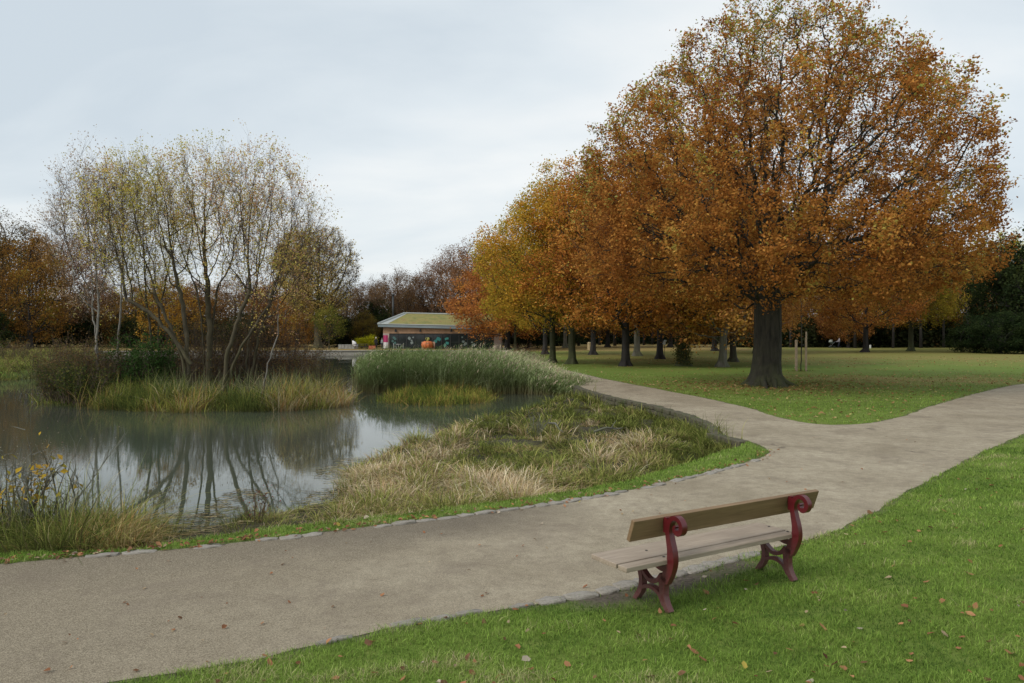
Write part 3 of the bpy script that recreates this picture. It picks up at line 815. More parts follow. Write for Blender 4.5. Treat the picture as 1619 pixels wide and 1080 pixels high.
# leaves caught along the kerb
L = np.array([U(a, b)[:2] for a, b in EDGE[1:]]); tt = RNG.uniform(0, 1, 420) ** 1.3 * (len(L) - 1.01)
i0 = tt.astype(int); P = L[i0] + (L[i0 + 1] - L[i0]) * (tt - i0)[:, None] + RNG.normal(0, .09, (420, 2)) + np.array([.0, .07])
fallen('kerb_leaves', P, .05, 'dead leaves gathered along the lakeside edge of the path', LC, [.3, .2, .3, .1, .05, .05])
P = sample(15000, 19, 75, -.02, .8); lm = litter_mask(P); sp = sdist(P, Ppoly)
P = P[(RNG.uniform(0, 1, len(P)) < .16 + .84 * lm) & (sp < -.05) & (sdist(P, Wpoly) < -1) & (sdist(P, Mpoly) < -.2)]
fallen('lawn_leaves', P, .10, 'drifts of tan fallen leaves spread over the lawn under the trees', [(.36, .22, .10), (.45, .32, .16), (.26, .15, .06), (.42, .36, .14)], [.35, .25, .25, .15])

# ================================================================== TREES
def colonize(chains, attract, D, kill, iters, infl=1e9, tropism=(0, 0, .05), wig=.12):
    pts = []; par = []
    for ch in chains:
        st = len(pts)
        for i, p in enumerate(ch):
            pts.append(p); par.append((st + i - 1) if i else -1)
    pts = np.array(pts, float); par = np.array(par)
    A = attract.copy(); trop = np.array(tropism)
    best = np.full(len(A), 1e18); bi = np.zeros(len(A), int)
    def upd(new, base):
        nonlocal best, bi
        if len(new) == 0 or len(A) == 0: return
        d = np.maximum((A * A).sum(1)[:, None] + (new * new).sum(1)[None] - 2 * A @ new.T, 0)
        j = d.argmin(1); dm = d[np.arange(len(A)), j]
        m = dm < best; best[m] = dm[m]; bi[m] = base + j[m]
    upd(pts, 0)
    for it in range(iters):
        if len(A) == 0: break
        m = best < infl * infl
        if not m.any(): break
        idx = bi[m]; v = A[m] - pts[idx]; v /= np.linalg.norm(v, axis=1)[:, None] + 1e-9
        un, inv = np.unique(idx, return_inverse=True)
        s = np.zeros((len(un), 3)); np.add.at(s, inv, v)
        s /= np.linalg.norm(s, axis=1)[:, None] + 1e-9
        s += trop + RNG.normal(0, wig, s.shape)
        s /= np.linalg.norm(s, axis=1)[:, None]
        new = pts[un] + s * D
        dd = (pts * pts).sum(1)[:, None] + (new * new).sum(1)[None] - 2 * pts @ new.T
        ok = dd.min(0) > (.45 * D) ** 2
        if not ok.all():
            # attractors that only pull a stuck node are dropped
            bad = np.isin(bi, un[~ok]); A = A[~bad]; best = best[~bad]; bi = bi[~bad]
            new = new[ok]; un = un[ok]
            if len(new) == 0: continue
        base = len(pts)
        pts = np.concatenate([pts, new]); par = np.concatenate([par, un])
        upd(new, base)
        k = best > kill * kill
        A = A[k]; best = best[k]; bi = bi[k]
    return pts, par

def skeleton(pts, par, R, rtip):
    n = len(pts)
    nch = np.zeros(n, int)
    for p in par:
        if p >= 0: nch[p] += 1
    tips = max(3, (nch == 0).sum()); 
    roots = (par < 0).sum()
    p = math.log(tips / roots) / math.log(R / rtip)
    acc = np.where(nch == 0, rtip ** p, 0.0)
    depth = np.zeros(n, int)
    order = np.argsort(-np.arange(n))
    # children always have larger indices than parents
    main = -np.ones(n, int); mb = np.zeros(n)
    for i in range(n - 1, -1, -1):
        if acc[i] == 0: acc[i] = rtip ** p
        q = par[i]
        if q >= 0:
            acc[q] += acc[i]
            if acc[i] > mb[q]: mb[q] = acc[i]; main[q] = i
    r = acc ** (1 / p)
    return r, nch, main

def tubes(name, pts, par, r, main, mat, parent, flare=0.8, buttress=.12, nroot=20, zflare=.55, z0=0, minr=0, extra=None, mat2=None, thinr=.018):
    n = len(pts)
    e = np.where(par >= 0)[0]
    e = e[r[e] > minr]
    d = np.zeros((n, 3)); d[par >= 0] = pts[par >= 0] - pts[par[par >= 0]]
    d[par < 0] = (0, 0, 1)
    # node direction: average with main child
    nd = d / (np.linalg.norm(d, axis=1)[:, None] + 1e-9)
    m = main >= 0; nd2 = nd.copy(); nd2[m] += nd[main[m]]
    nd2 /= np.linalg.norm(nd2, axis=1)[:, None] + 1e-9
    ref = np.array([.31, .95, .07]); ref /= np.linalg.norm(ref)
    def frame(t):
        a = ref - (t @ ref)[:, None] * t; ln = np.linalg.norm(a, axis=1)[:, None]
        a = np.where(ln < .05, np.array([1., 0, 0]) - t * t[:, :1], a); a /= np.linalg.norm(a, axis=1)[:, None] + 1e-9
        return a, np.cross(t, a)
    Vs = []; Qs = []; MI = []; base = 0
    for lo, hi, k in ((.22, 99, nroot), (.06, .22, 9), (.018, .06, 5), (0, .018, 3)):
        s = e[(r[e] >= lo) & (r[e] < hi)]
        if not len(s): continue
        p = par[s]; ismain = main[p] == s
        t0 = np.where(ismain[:, None], nd2[p], nd[s]); t1 = nd2[s]
        r0 = np.where(ismain, r[p], np.minimum(r[p], r[s] * 1.25)); r1 = r[s]
        r0 = np.where(ismain & (par[p] >= 0) & (r[p] > 1.6 * r[s]), r[s] * 1.3, r0)
        th = np.arange(k) * 2 * PI / k
        def ring(c, t, rr):
            a, b = frame(t)
            V = a[:, None, :] * np.cos(th)[None, :, None] + b[:, None, :] * np.sin(th)[None, :, None]
            z = c[:, 2] - z0
            fl = 1 + flare * np.exp(-z / zflare) + .12 * flare * np.exp(-z / (zflare * 3))
            big = rr > .1
            f2 = np.ones((len(c), k))
            ph = np.sin(th * 5 + 1) + .6 * np.sin(th * 3 + 2.2) + .5 * np.sin(th * 8 + .5)
            f2 += buttress * (np.exp(-z / (zflare * 1.1)) * 1.3 + .28)[:, None] * ph[None] * big[:, None]
            fl = np.where(big, fl, 1)
            return c[:, None, :] + V * (rr * fl)[:, None, None] * f2[:, :, None]
        A = ring(pts[p], t0, r0); B = ring(pts[s], t1, r1)
        V = np.concatenate([A, B], 1).reshape(-1, 3)
        b0 = base + np.arange(len(s))[:, None] * 2 * k
        j = np.arange(k)[None]; jn = (j + 1) % k
        Q = np.stack([b0 + j, b0 + jn, b0 + k + jn, b0 + k + j], 2).reshape(-1, 4)
        Vs.append(V); Qs.append(Q); MI.append(np.full(len(Q), 1 if hi <= thinr else 0)); base += len(V)
    V = np.concatenate(Vs); Q = np.concatenate(Qs); T = None
    if extra is not None:
        T = extra[1] + base; V = np.concatenate([V, extra[0]])
    mi = np.concatenate(MI + [np.full(0 if T is None else len(T), 1)])
    return mk(name, V, quads=Q, tris=T, mat=mat, parent=parent, smooth=True, mat2=mat2 or mat, mi=mi)

def twig_geo(P, d, L, r, nseg=2, rng=RNG, curl=.35, up=.15):
    """thin 3 sided tapering twigs, returns verts, tris and tip positions"""
    N = len(P); Vs = []; pts = [P]; dd = d.copy()
    for k in range(nseg):
        dd = dd + rng.normal(0, curl, dd.shape) + np.array([0, 0, up]); dd /= np.linalg.norm(dd, axis=1)[:, None]
        pts.append(pts[-1] + dd * (L / nseg)[:, None])
    a = np.cross(d, np.array([.2, .3, 1.])); a /= np.linalg.norm(a, axis=1)[:, None] + 1e-9; b = np.cross(d, a)
    M = 3 * nseg + 1; V = np.zeros((N, M, 3)); T = []
    for k in range(nseg):
        rr = r * (1 - k / nseg * .6)
        for j in range(3):
            th = j * 2 * PI / 3
            V[:, k * 3 + j] = pts[k] + (a * math.cos(th) + b * math.sin(th)) * rr[:, None]
    V[:, -1] = pts[-1]
    b0 = (np.arange(N) * M)[:, None]
    for k in range(nseg - 1):
        for j in range(3):
            q = (j + 1) % 3
            T.append(np.c_[b0 + k * 3 + j, b0 + k * 3 + q, b0 + k * 3 + 3 + q]); T.append(np.c_[b0 + k * 3 + j, b0 + k * 3 + 3 + q, b0 + k * 3 + 3 + j])
    k = nseg - 1
    for j in range(3):
        T.append(np.c_[b0 + k * 3 + j, b0 + k * 3 + (j + 1) % 3, b0 + M - 1])
    return V.reshape(-1, 3), np.concatenate(T), pts

def leaf_geo(C, size, rng=RNG, flat=.35):
    """kite shaped, slightly folded leaves"""
    N = len(C); nrm = rng.normal(size=(N, 3)); nrm[:, 2] = np.abs(nrm[:, 2]) + flat; nrm /= np.linalg.norm(nrm, axis=1)[:, None]
    t = rng.normal(size=(N, 3)); t -= (t * nrm).sum(1)[:, None] * nrm; t /= np.linalg.norm(t, axis=1)[:, None]
    s = np.cross(nrm, t)
    V = np.zeros((N, 4, 3)); sz = size[:, None]
    V[:, 0] = C - t * .5 * sz; V[:, 1] = C - s * .34 * sz + t * .05 * sz + nrm * .12 * sz; V[:, 2] = C + t * .5 * sz; V[:, 3] = C + s * .34 * sz + t * .05 * sz + nrm * .12 * sz
    return V.reshape(-1, 3), np.arange(N * 4).reshape(-1, 4)

def envelope(prof, n, center=(0, 0), lump=.16, seed=0, shell=.6, sq=None):
    """random points inside a lumpy solid of revolution; prof = [(z, r)...]"""
    rng = np.random.default_rng(seed)
    z = np.array([p[0] for p in prof]); r = np.array([p[1] for p in prof])
    zz = rng.uniform(z[0], z[-1], n * 4); rr = np.interp(zz, z, r)
    keep = rng.uniform(0, 1, len(zz)) < (rr / r.max()) ** 2
    zz = zz[keep][:n]; rr = rr[keep][:n]; m = len(zz)
    th = rng.uniform(0, 2 * PI, m)
    lm = 1 + lump * wob(np.c_[np.cos(th) * 2.2, np.sin(th) * 2.2, zz * .45], 1.5, seed)
    q = rng.uniform(0, 1, m) ** shell
    x = np.cos(th) * rr * q * lm; y = np.sin(th) * rr * q * lm
    zc = (z[0] + z[-1]) / 2
    zz = zz + .12 * (zz - zc) * lump * 3 * wob(np.c_[x, y], 2.5, seed + 5)
    return np.c_[x + center[0], y + center[1], zz]

def make_tree(name, prof, trunk_r, chains=None, center=(0, 0), D=.4, kill=.75, nattr=2500, nleaf=30000, lsize=.12, cols=None, wts=None,
              bark=None, lump=.18, seed=1, spread=.34, twigs=3, twigL=.5, twigr=.006, rtip=.012, flare=.8, clear=2.5, shell=.6, tropism=(0, 0, .05),
              leafprob=None, crownname='crown', hfield=.35, leafr=None, butt=.12, iters=140, noise_s=1.8, leaf_at=.0, upt=.15, leafgap=0.0, gapamp=.9, twigmat=None, zfl=.55, wig=.12):
    root = empty(name, (0, 0, 0))
    if chains is None:
        k = max(3, int(clear / D)); w = np.random.default_rng(seed).normal(0, .04, (k + 1, 2)).cumsum(0) * D
        chains = [[(w[i, 0] * (i > 0), w[i, 1] * (i > 0), -.15 + i * (clear + .15) / k) for i in range(k + 1)]]
    A = envelope(prof, nattr, center, lump, seed, shell)
    pts, par = colonize(chains, A, D, kill, iters, tropism=tropism, wig=wig)
    r, nch, main = skeleton(pts, par, trunk_r, rtip)
    # smooth joints a little
    thin = np.where((r < rtip * 2.6) & (par >= 0))[0]
    tips = np.where(nch == 0)[0]
    src = np.concatenate([np.repeat(tips, twigs * 2), np.repeat(thin, twigs)])
    dirn = pts[src] - pts[par[src]]; dirn /= np.linalg.norm(dirn, axis=1)[:, None] + 1e-9
    out = pts[src] - np.array([center[0], center[1], prof[0][0] + .35 * (prof[-1][0] - prof[0][0])]); out /= np.linalg.norm(out, axis=1)[:, None] + 1e-9
    dd = dirn * .5 + out * .45 + RNG.normal(0, .5, dirn.shape); dd /= np.linalg.norm(dd, axis=1)[:, None]
    L = twigL * RNG.uniform(.5, 1.4, len(src))
    ex = None; tp = None
    if twigs:
        tv, tt, tp = twig_geo(pts[src], dd, L, np.full(len(src), twigr), 2, up=upt)
        ex = (tv, tt)
    tubes('trunk', pts, par, r, main, bark or M_BARK, root, flare=flare, buttress=butt, extra=ex, mat2=twigmat, zflare=zfl)
    if nleaf:
        if tp is not None:
            a = RNG.integers(0, len(src), nleaf * 2); t = RNG.uniform(.2, 1.1, nleaf * 2)
            C = tp[1][a] + (tp[2][a] - tp[1][a]) * t[:, None]
        else:
            a = RNG.integers(0, len(thin), nleaf * 2); C = pts[thin[a]]
        C = C + RNG.normal(0, spread, C.shape) * np.array([1, 1, .75])
        # clumps and gaps
        g = wob(C, noise_s, seed + 2, 3)
        k = RNG.uniform(0, 1, len(C)) < (.62 + gapamp * g - leafgap)
        if leafprob is not None: k &= RNG.uniform(0, 1, len(C)) < leafprob(C)
        C = C[k][:nleaf]; g = g[k][:nleaf]
        f = .5 + hfield * wob(C, noise_s * 1.3, seed + 9, 2)
        if callable(cols):
            cc = cols(C, f)
        else:
            cc = palette(len(C), cols, wts, .18, field=f.clip(0, .98))
        V, Q = leaf_geo(C, lsize * RNG.uniform(.6, 1.35, len(C)))
        mk(crownname, V, quads=Q, mat=M_LEAF, parent=root, colr=np.repeat(cc, 4, 0).clip(0, 1))
    return root

def place(t, x, y, z=0, rz=0, s=1, label='', group=None, tint=None, first=False, cat='tree'):
    o = t if first else copy_tree(t)
    o.location = (x, y, z); o.rotation_euler = (0, 0, rz)
    o.scale = (s, s, s) if not hasattr(s, '__len__') else s
    tag(o, label, cat, group)
    if tint:
        for ch in o.children:
            if ch.name.startswith(('crown', 'foliage')): ch.color = (*tint, 1)
    return o

# ---- palettes
OAK = [(.27, .105, .03), (.43, .18, .045), (.54, .26, .065), (.62, .36, .09), (.50, .41, .10)]
OAKW = [.22, .3, .26, .14, .08]

# ---- the big oak
def oak():
    X, Y, _ = U(1212, 611)
    prof = [(3.8, 5.0), (4.5, 8.0), (5.6, 8.8), (7.5, 8.8), (10.4, 8.2), (12.0, 7.4), (13.6, 6.2), (15.0, 4.8), (15.8, 3.3), (16.3, 1.2)]
    def cols(C, f):
        base = palette(len(C), OAK, OAKW, .18, field=f.clip(0, .98))
        rad = np.sqrt((C[:, 0] - 1.1) ** 2 + C[:, 1] ** 2 + (1.1 * (C[:, 2] - 5)) ** 2)
        edge = np.clip((rad - 9.3) / 2.0, 0, 1) * (C[:, 2] > 7) * .75
        yg = palette(len(C), [(.34, .34, .08), (.46, .44, .12)], [.5, .5], .15)
        k = RNG.uniform(0, 1, len(C)) < edge * (.55 + .4 * wob(C, 1.5, 4))
        return np.where(k[:, None], yg, base)
    t = make_tree('oak_tree', prof, .58, wig=.34, center=(.5, 0), D=.33, kill=.58, nattr=6800, nleaf=235000, lsize=.118, cols=cols, bark=M_OAKBARK, seed=11,
                  gapamp=1.5, spread=.13, twigs=3, twigL=.6, twigr=.006, rtip=.0115, flare=.55, zfl=.38, clear=4.6, lump=.09, shell=.55, tropism=(0, 0, .02), butt=.10, noise_s=1.15,
                  leafprob=lambda C: np.where(C[:, 2] > 8, .66 + .3 * (np.hypot(C[:, 0] - 1.1, C[:, 1]) > 7.2), 1.0) * np.where((np.abs(C[:, 0] - .9) < 2.4) & (np.abs(C[:, 2] - 8.6) < 1.6), .38, 1) * np.where(np.hypot(C[:, 0] - .65, C[:, 1]) < 3.5, .75, 1), hfield=.32)
    place(t, X, Y, 0, .4 * 0, 1, 'huge round-crowned oak with copper orange leaves beside the path fork', first=True)
    rr = random.Random(4)
    for k in range(8):
        a = k * 2 * PI / 8 + rr.uniform(-.25, .25); L = rr.uniform(.55, 1.0); b = a + rr.uniform(-.4, .4)
        m = MB(); m.tube([(math.cos(a) * .45, math.sin(a) * .45, .62), (math.cos(a) * .72, math.sin(a) * .72, .24), (math.cos(b) * (.72 + L * .5), math.sin(b) * (.72 + L * .5), .06), (math.cos(b) * (.75 + L), math.sin(b) * (.75 + L), -.06)],
                         [.13, .14, .09, .03], 9)
        m.build('root', M_OAKBARK, t, smooth=True, subsurf=1)
    rng = np.random.default_rng(12); a = rng.uniform(0, 2 * PI, 60); r = rng.uniform(.8, 1.35, 60)
    tussocks('oak_base_grass', np.c_[X + np.cos(a) * r, Y + np.sin(a) * r], 'longer grass round the foot of the big oak', GREEN, [.3, .35, .25, .1], (.08, .2), 60, .12, .008, (.2, 1.1))
    P = np.c_[X + rng.normal(0, 2.6, 1500), Y + rng.normal(0, 2.2, 1500)]; P = P[(np.hypot(P[:, 0] - X, P[:, 1] - Y) > .7) & (sdist(P, Ppoly) < -.1)]
    fallen('oak_leaf_litter', P, .085, 'brown leaf litter lying thickly under the big oak', [(.28, .16, .07), (.36, .22, .10), (.2, .12, .05), (.40, .32, .14)], [.35, .25, .25, .15])
oak()

# ---- grove: three variants then copies
GR = dict(wig=.25, flare=.6, zfl=.35, D=.55, kill=.95, nattr=1700, twigs=2, twigL=.8, twigr=.009, rtip=.018)
gv = {}
gv['a'] = make_tree('oak_tree', [(3.0, 3.2), (4.2, 6.0), (6.5, 7.2), (9.5, 7.0), (12.5, 6.0), (15, 4.0), (16.8, 1.5)], .29, nleaf=42000, lsize=.19, cols=OAK, wts=OAKW, bark=M_BARKGREEN, seed=21, spread=.34, lump=.25, clear=3.4, **GR)
gv['b'] = make_tree('oak_tree', [(3.2, 2.5), (4.6, 5.0), (7, 6.3), (10, 6.5), (13.5, 5.0), (16, 2.8), (17.5, 1)], .29, nleaf=40000, lsize=.19, cols=[(.30, .22, .04), (.46, .37, .05), (.60, .44, .07), (.56, .28, .06), (.34, .36, .06)], wts=[.15, .28, .27, .15, .15], bark=M_BARKGREEN, seed=22, spread=.34, lump=.28, clear=3.6, **GR)
gv['c'] = make_tree('beech_tree', [(2.2, 3.0), (3.4, 6.0), (6, 7.4), (9.5, 7.3), (13, 6.2), (16.5, 4.0), (19, 1.2)], .32, nleaf=40000, lsize=.24, cols=[(.30, .13, .05), (.44, .21, .08), (.56, .30, .09), (.58, .36, .09)], wts=[.25, .3, .25, .2], bark=M_BARKDARK, seed=23, spread=.42, lump=.25, clear=2.6, **GR)
used = set()
def grove(kind, px, py, w, label, s=1.0, tint=None, rz=None, bark=None, group='trees of the grove behind the oak'):
    x, y, _ = U(px, py)
    o = place(gv[kind], x, y, 0, random.uniform(0, 6.28) if rz is None else rz, s, label, group, tint, first=kind not in used)
    used.add(kind)
    if bark:
        for ch in o.children:
            if ch.name.startswith('trunk'):
                ch.material_slots[0].link = 'OBJECT'; ch.material_slots[0].material = bark
    return o
grove('b', 873, 573.5, 13, 'yellow-green oak nearest the lake, its olive trunk beside the narrow path', (.76, .76, .9), (1.0, 1.02, .9), bark=M_BARKGREEN)
grove('c', 801, 553, 8, 'orange beech whose low boughs hang in front of the café roof', (1.12, 1.12, .86), (1.15, 1.0, .85))
grove('b', 815, 554, 10, 'yellow tree with an olive trunk, right of the café wall', (.58, .58, .80), (1.0, .95, .85))
grove('b', 862, 560, 10, 'dark-trunked tree half hidden just left of the olive trunk by the path', .88, (1.05, .92, .9), bark=M_BARKDARK)
grove('a', 893, 550, 10, 'pale grey smooth trunk far back behind the lakeside oaks', 1.0, (.8, .8, .7), bark=M_BARKPALE)
grove('b', 903, 575.5, 10, 'slim straight oak second from the lake with golden lower leaves', .88, (1.05, .82, .8))
grove('b', 938, 561, 11, 'slender mossy tree in mid grove with muted yellow crown', .95, (.95, .85, .85), bark=M_BARKDARK)
grove('a', 988, 578.5, 14, 'oak with a blue-grey fluted trunk standing on worn earth', .92, (1.15, 1.1, 1.05), bark=M_BARKDARK)
grove('a', 1008, 563, 13, 'green mossy trunk just right of the blue-grey fluted oak', 1.0, (.8, .95, .8))
grove('a', 1043, 567.5, 14, 'leaning dark oak with a splayed foot in the middle of the grove', .95, (1.0, .85, .8), bark=M_BARKDARK)
grove('a', 1080, 578.5, 20, 'thick oak trunk clothed in shaggy green shoots', 1.0, (1.1, 1.2, 1.0), bark=M_BARKGREEN)
grove('a', 1130, 555, 9, 'thin far tree seen left of the pale grey leaning trunk', .98, (.9, .9, .9), bark=M_BARKDARK)
t1 = grove('c', 1141, 580, 17, 'pale grey leaning trunk standing left of the big oak', .8, (1.0, 1.0, .9), bark=M_BARKPALE)
t1.rotation_euler = (0, math.radians(3), 1.0)
grove('a', 1159, 572, 10, 'narrow brown trunk between the pale leaning tree and the big oak', .85, (1.0, .95, .95), bark=M_BARK)
grove('a', 1196, 559, 9, 'far oak trunk peeping out left of the big oak', 1.0, (.85, .9, .9), bark=M_BARKGREEN)
G2 = 'dark trees of the far grove right of the oak'
grove('c', 1341, 550, 9, 'small dark forked tree beside the walker with the pram', .62, (.8, .75, .7), group=G2)
grove('a', 1368, 557, 14, 'dark oak with a swollen foot, nearest of the far right grove', 1.0, (.8, .75, .75), group=G2, bark=M_BARKDARK)
grove('b', 1395, 549, 8, 'thin dark tree behind the swollen-footed oak', .95, (.8, .75, .7), group=G2, bark=M_BARKDARK)
grove('b', 1441, 555, 14, 'broad dim trunk half way along the far right grove', 1.02, (.7, .7, .7), group=G2, bark=M_BARKGREEN)
grove('b', 1472, 549, 15, 'upright dark trunk with yellow leaves around it in the far right grove', 1.05, (.85, .95, .8), group=G2, bark=M_BARKDARK)
grove('a', 1514, 549, 8, 'rightmost bare trunk before the dark evergreen shrubs', 1.0, (.7, .7, .7), group=G2, bark=M_BARKDARK)
grove('b', 1600, 549, 10, 'yellow-green tree overtopping the dark evergreens at the right edge', 1.12, (.75, .95, .7), group=G2)
grove('a', 1555, 546, 10, 'rusty tree crown rising between the oak and the right edge', 1.05, (.6, .6, .6), group=G2)
grove('b', 1670, 549, 10, 'green-gold tree just beyond the right edge of the evergreens', 1.15, (.6, .8, .6), group=G2)
grove('c', 1280, 548, 9, 'brown tree behind the sapling stakes', .9, (.75, .7, .7), group=G2)
grove('c', 960, 549, 9, 'dark tree at the very back of the grove, left part', .95, (.7, .7, .7), group=G2)
grove('c', 1060, 549, 9, 'dark tree at the very back, behind the shaggy trunk', .95, (.75, .7, .7), group=G2)

# ---- woods round the far shore: lighter meshes
FV = {}
BR = [(.16, .11, .065), (.24, .165, .09), (.30, .20, .10), (.34, .26, .12)]
FG = dict(D=.9, kill=1.5, nattr=900, twigs=3, twigL=1.5, twigr=.022, rtip=.04, noise_s=2.6)
FV['bare'] = make_tree('bare_tree', [(3, 3), (5, 5.5), (9, 6.5), (13, 6.0), (16, 4.2), (18, 1.5)], .42, nleaf=26000, lsize=.19, cols=BR, wts=[.3, .3, .25, .15], bark=M_TWIG, seed=31, spread=.5, lump=.2, clear=3, **FG)
FV['rust'] = make_tree('autumn_tree', [(1.5, 4), (4, 5.8), (8, 6.4), (12, 5.8), (15, 4.0), (17, 1.5)], .42, nleaf=22000, lsize=.27, cols=[(.20, .12, .05), (.34, .19, .06), (.44, .27, .07), (.30, .27, .07)], wts=[.3, .3, .25, .15], bark=M_BARKDARK, seed=32, spread=.6, lump=.25, clear=2.5, **FG)
FV['green'] = make_tree('evergreen_tree', [(0.3, 4), (3, 5.2), (7, 5.2), (10, 4.2), (12.5, 2.0)], .35, nleaf=15000, lsize=.36, cols=[(.025, .040, .016), (.042, .058, .022), (.065, .082, .028)], wts=[.4, .35, .25], bark=M_BARKDARK, seed=33, spread=.6, lump=.3, clear=1.5, **FG)
fused = set()
def far(kind, px, d, topy, label, tint=None, wide=1.0, group='woodland trees beyond the lake'):
    x = (px - CX) / F * d
    ztop = H + (HY - topy) / F * d
    base = {'bare': 18.6, 'rust': 17.6, 'green': 13.1}[kind]
    s = ztop / base
    o = place(FV[kind], x, d, 0, random.uniform(0, 6.28), (s * wide, s * wide, s), label, group, tint, first=kind not in fused)
    fused.add(kind); return o
for a in [('rust', -60, 118, 330, 'rusty tree cut by the left edge of the view', (.6, .6, .6), 1.0),
          ('bare', 5, 122, 338, 'tall bare-topped dark tree at the left end of the far wood', (.8, .9, .9), 1.1),
          ('rust', 48, 112, 372, 'orange-brown leafy tree above the left bank', (.8, .72, .6), .8),
          ('bare', 100, 130, 362, 'round bare brown tree right of the orange one on the left', (1.3, 1.0, .9), 1.0),
          ('rust', 150, 140, 440, 'low brown tree seen between the birch stems', (.7, .7, .7), 1.1),
          ('rust', 205, 128, 452, 'russet tree behind the green holly', (.8, .75, .7), 1.1),
          ('bare', 262, 140, 432, 'bare brown tree behind the leaning willow', (1, .9, .8), 1.2),
          ('rust', 318, 132, 446, 'brown tree behind the middle of the island', (.8, .7, .7), 1.2),
          ('bare', 372, 142, 436, 'bare tree behind the right-hand willow', (1, .9, .9), 1.2),
          ('rust', 425, 130, 448, 'reddish tree left of the tall rounded bare tree', (.95, .75, .65), 1.1),
          ('rust', 470, 126, 452, 'tawny low tree at the foot of the tall rounded bare tree', (1.3, 1.1, .8), .9),
          ('bare', 548, 135, 446, 'dark brown tree right of the tall rounded bare tree', (.9, .8, .8), 1.0),
          ('bare', 588, 150, 440, 'distant brown tree left of the café roof', (.8, .75, .8), 1.1),
          ('bare', 628, 138, 424, 'round-topped bare brown tree above the café left end', (.85, .75, .75), 1.1),
          ('bare', 668, 142, 428, 'bare tree above the middle of the café roof', (1.0, .85, .85), 1.0),
          ('bare', 706, 140, 404, 'purplish bare tree above the café, left of the orange beech', (1.2, .95, .95), 1.0),
          ('bare', 742, 146, 378, 'tall bare tree rising behind the orange beech', (1.2, .95, .9), 1.1),
          ('bare', 790, 150, 388, 'bare tree behind the yellow lakeside crowns', (1.0, .9, .9), 1.1),
          ('rust', 575, 128, 492, 'small dark tree beside the terrace', (.6, .7, .6), 1.0),
          ('green', -30, 106, 478, 'dark evergreen at the far left shore', None, 1.2),
          ('green', 60, 125, 492, 'dark evergreen mound behind the left bank', None, 1.7),
          ('green', 140, 132, 497, 'dark evergreen behind the birches', None, 1.7),
          ('green', 225, 126, 495, 'dark evergreen behind the holly', None, 1.7),
          ('green', 310, 130, 498, 'dark evergreen behind the willows', None, 1.8),
          ('green', 392, 128, 496, 'dark evergreen right of the willows', None, 1.8),
          ('green', 455, 134, 500, 'dark evergreen left of the rounded tree trunk', None, 1.7),
          ('green', 535, 130, 500, 'dark evergreen right of the rounded tree trunk', (1.1, 1, 1), 1.6),
          ('green', 592, 134, 478, 'dark evergreen left of the café', (1, 1, 1), 1.2),
          ('green', 650, 146, 470, 'dark evergreen directly behind the café roof', (1.2, 1.1, 1), 1.4),
          ('green', 735, 148, 474, 'dark evergreen behind the right part of the café', None, 1.4),
          ('green', 1600, 104, 390, 'tall dark evergreen at the right edge of the view', None, .8),
          ('green', 1655, 100, 350, 'dark evergreen just outside the right edge', None, .9)]:
    far(*a)
# evergreen shrubs beneath
def shrub(px, d, topy, label, wide, tint=None, grp='dark evergreen shrubs'):
    x = (px - CX) / F * d; z = H + (HY - topy) / F * d; s = z / 13.1
    o = copy_tree(FV['green']); o.name = 'evergreen_shrub'
    o.location = (x, d, -.1); o.rotation_euler = (0, 0, random.uniform(0, 6)); o.scale = (s * wide, s * wide, s)
    tag(o, label, 'shrub', grp)
    if tint:
        for ch in o.children:
            if ch.name.startswith('crown'): ch.color = (*tint, 1)
shrub(1542, 92, 500, 'dark blue-green rhododendron left of the right-hand evergreens', 1.5, (.8, .9, .9))
shrub(1582, 88, 495, 'dark rhododendron at the foot of the tall evergreen', 1.5, (.8, .9, .9))
shrub(1640, 88, 490, 'dark rhododendron at the right edge of the lawn', 1.5, (.8, .9, .9))
shrub(836, 118, 498, 'dark laurel between the café and the grove', 1.5)
shrub(880, 140, 500, 'dark laurel behind the first grove trunks', 1.9)

# the tall rounded half-bare tree
def rounded():
    X, Y, _ = UD(503, 122)
    def cols(C, f):
        return palette(len(C), [(.34, .22, .10), (.50, .36, .10), (.58, .44, .14), (.44, .42, .12)], [.25, .3, .25, .2], .15, field=f.clip(0, .98))
    t = make_tree('half_bare_tree', [(4.5, 2.2), (7, 4.6), (10.5, 6.6), (14, 6.8), (17, 5.4), (19.3, 2.6)], .5, D=.5, kill=.85, nattr=3600, nleaf=46000, lsize=.24, cols=cols, twigmat=M_TWIG, bark=M_WILLOW, seed=41,
                  spread=.3, twigs=5, twigL=1.0, twigr=.017, rtip=.026, clear=5.5, lump=.08, shell=.5, leafprob=lambda C: np.clip(.6 - C[:, 0] / 7 - (C[:, 2] - 12) / 14, .12, 1))
    place(t, X, Y, 0, 0, 1, 'tall rounded tree, right half bare, yellow leaves on its left', first=True)
rounded()
# small yellow-green sapling tree by the shore
def small_yellow():
    t = make_tree('small_tree', [(1.6, 1.0), (2.6, 2.4), (4, 2.6), (5.5, 1.6), (6.2, .5)], .10, D=.35, kill=.6, nattr=400, nleaf=4500, lsize=.2, cols=[(.12, .13, .03), (.2, .2, .04), (.28, .25, .05)], wts=[.4, .3, .3], seed=44, twigs=2, twigL=.5, rtip=.015, clear=1.5)
    x, y, _ = UD(520, 114); place(t, x, y, 0, 0, 1, 'small yellow-green tree on the far shore left of the café', first=True)
small_yellow()

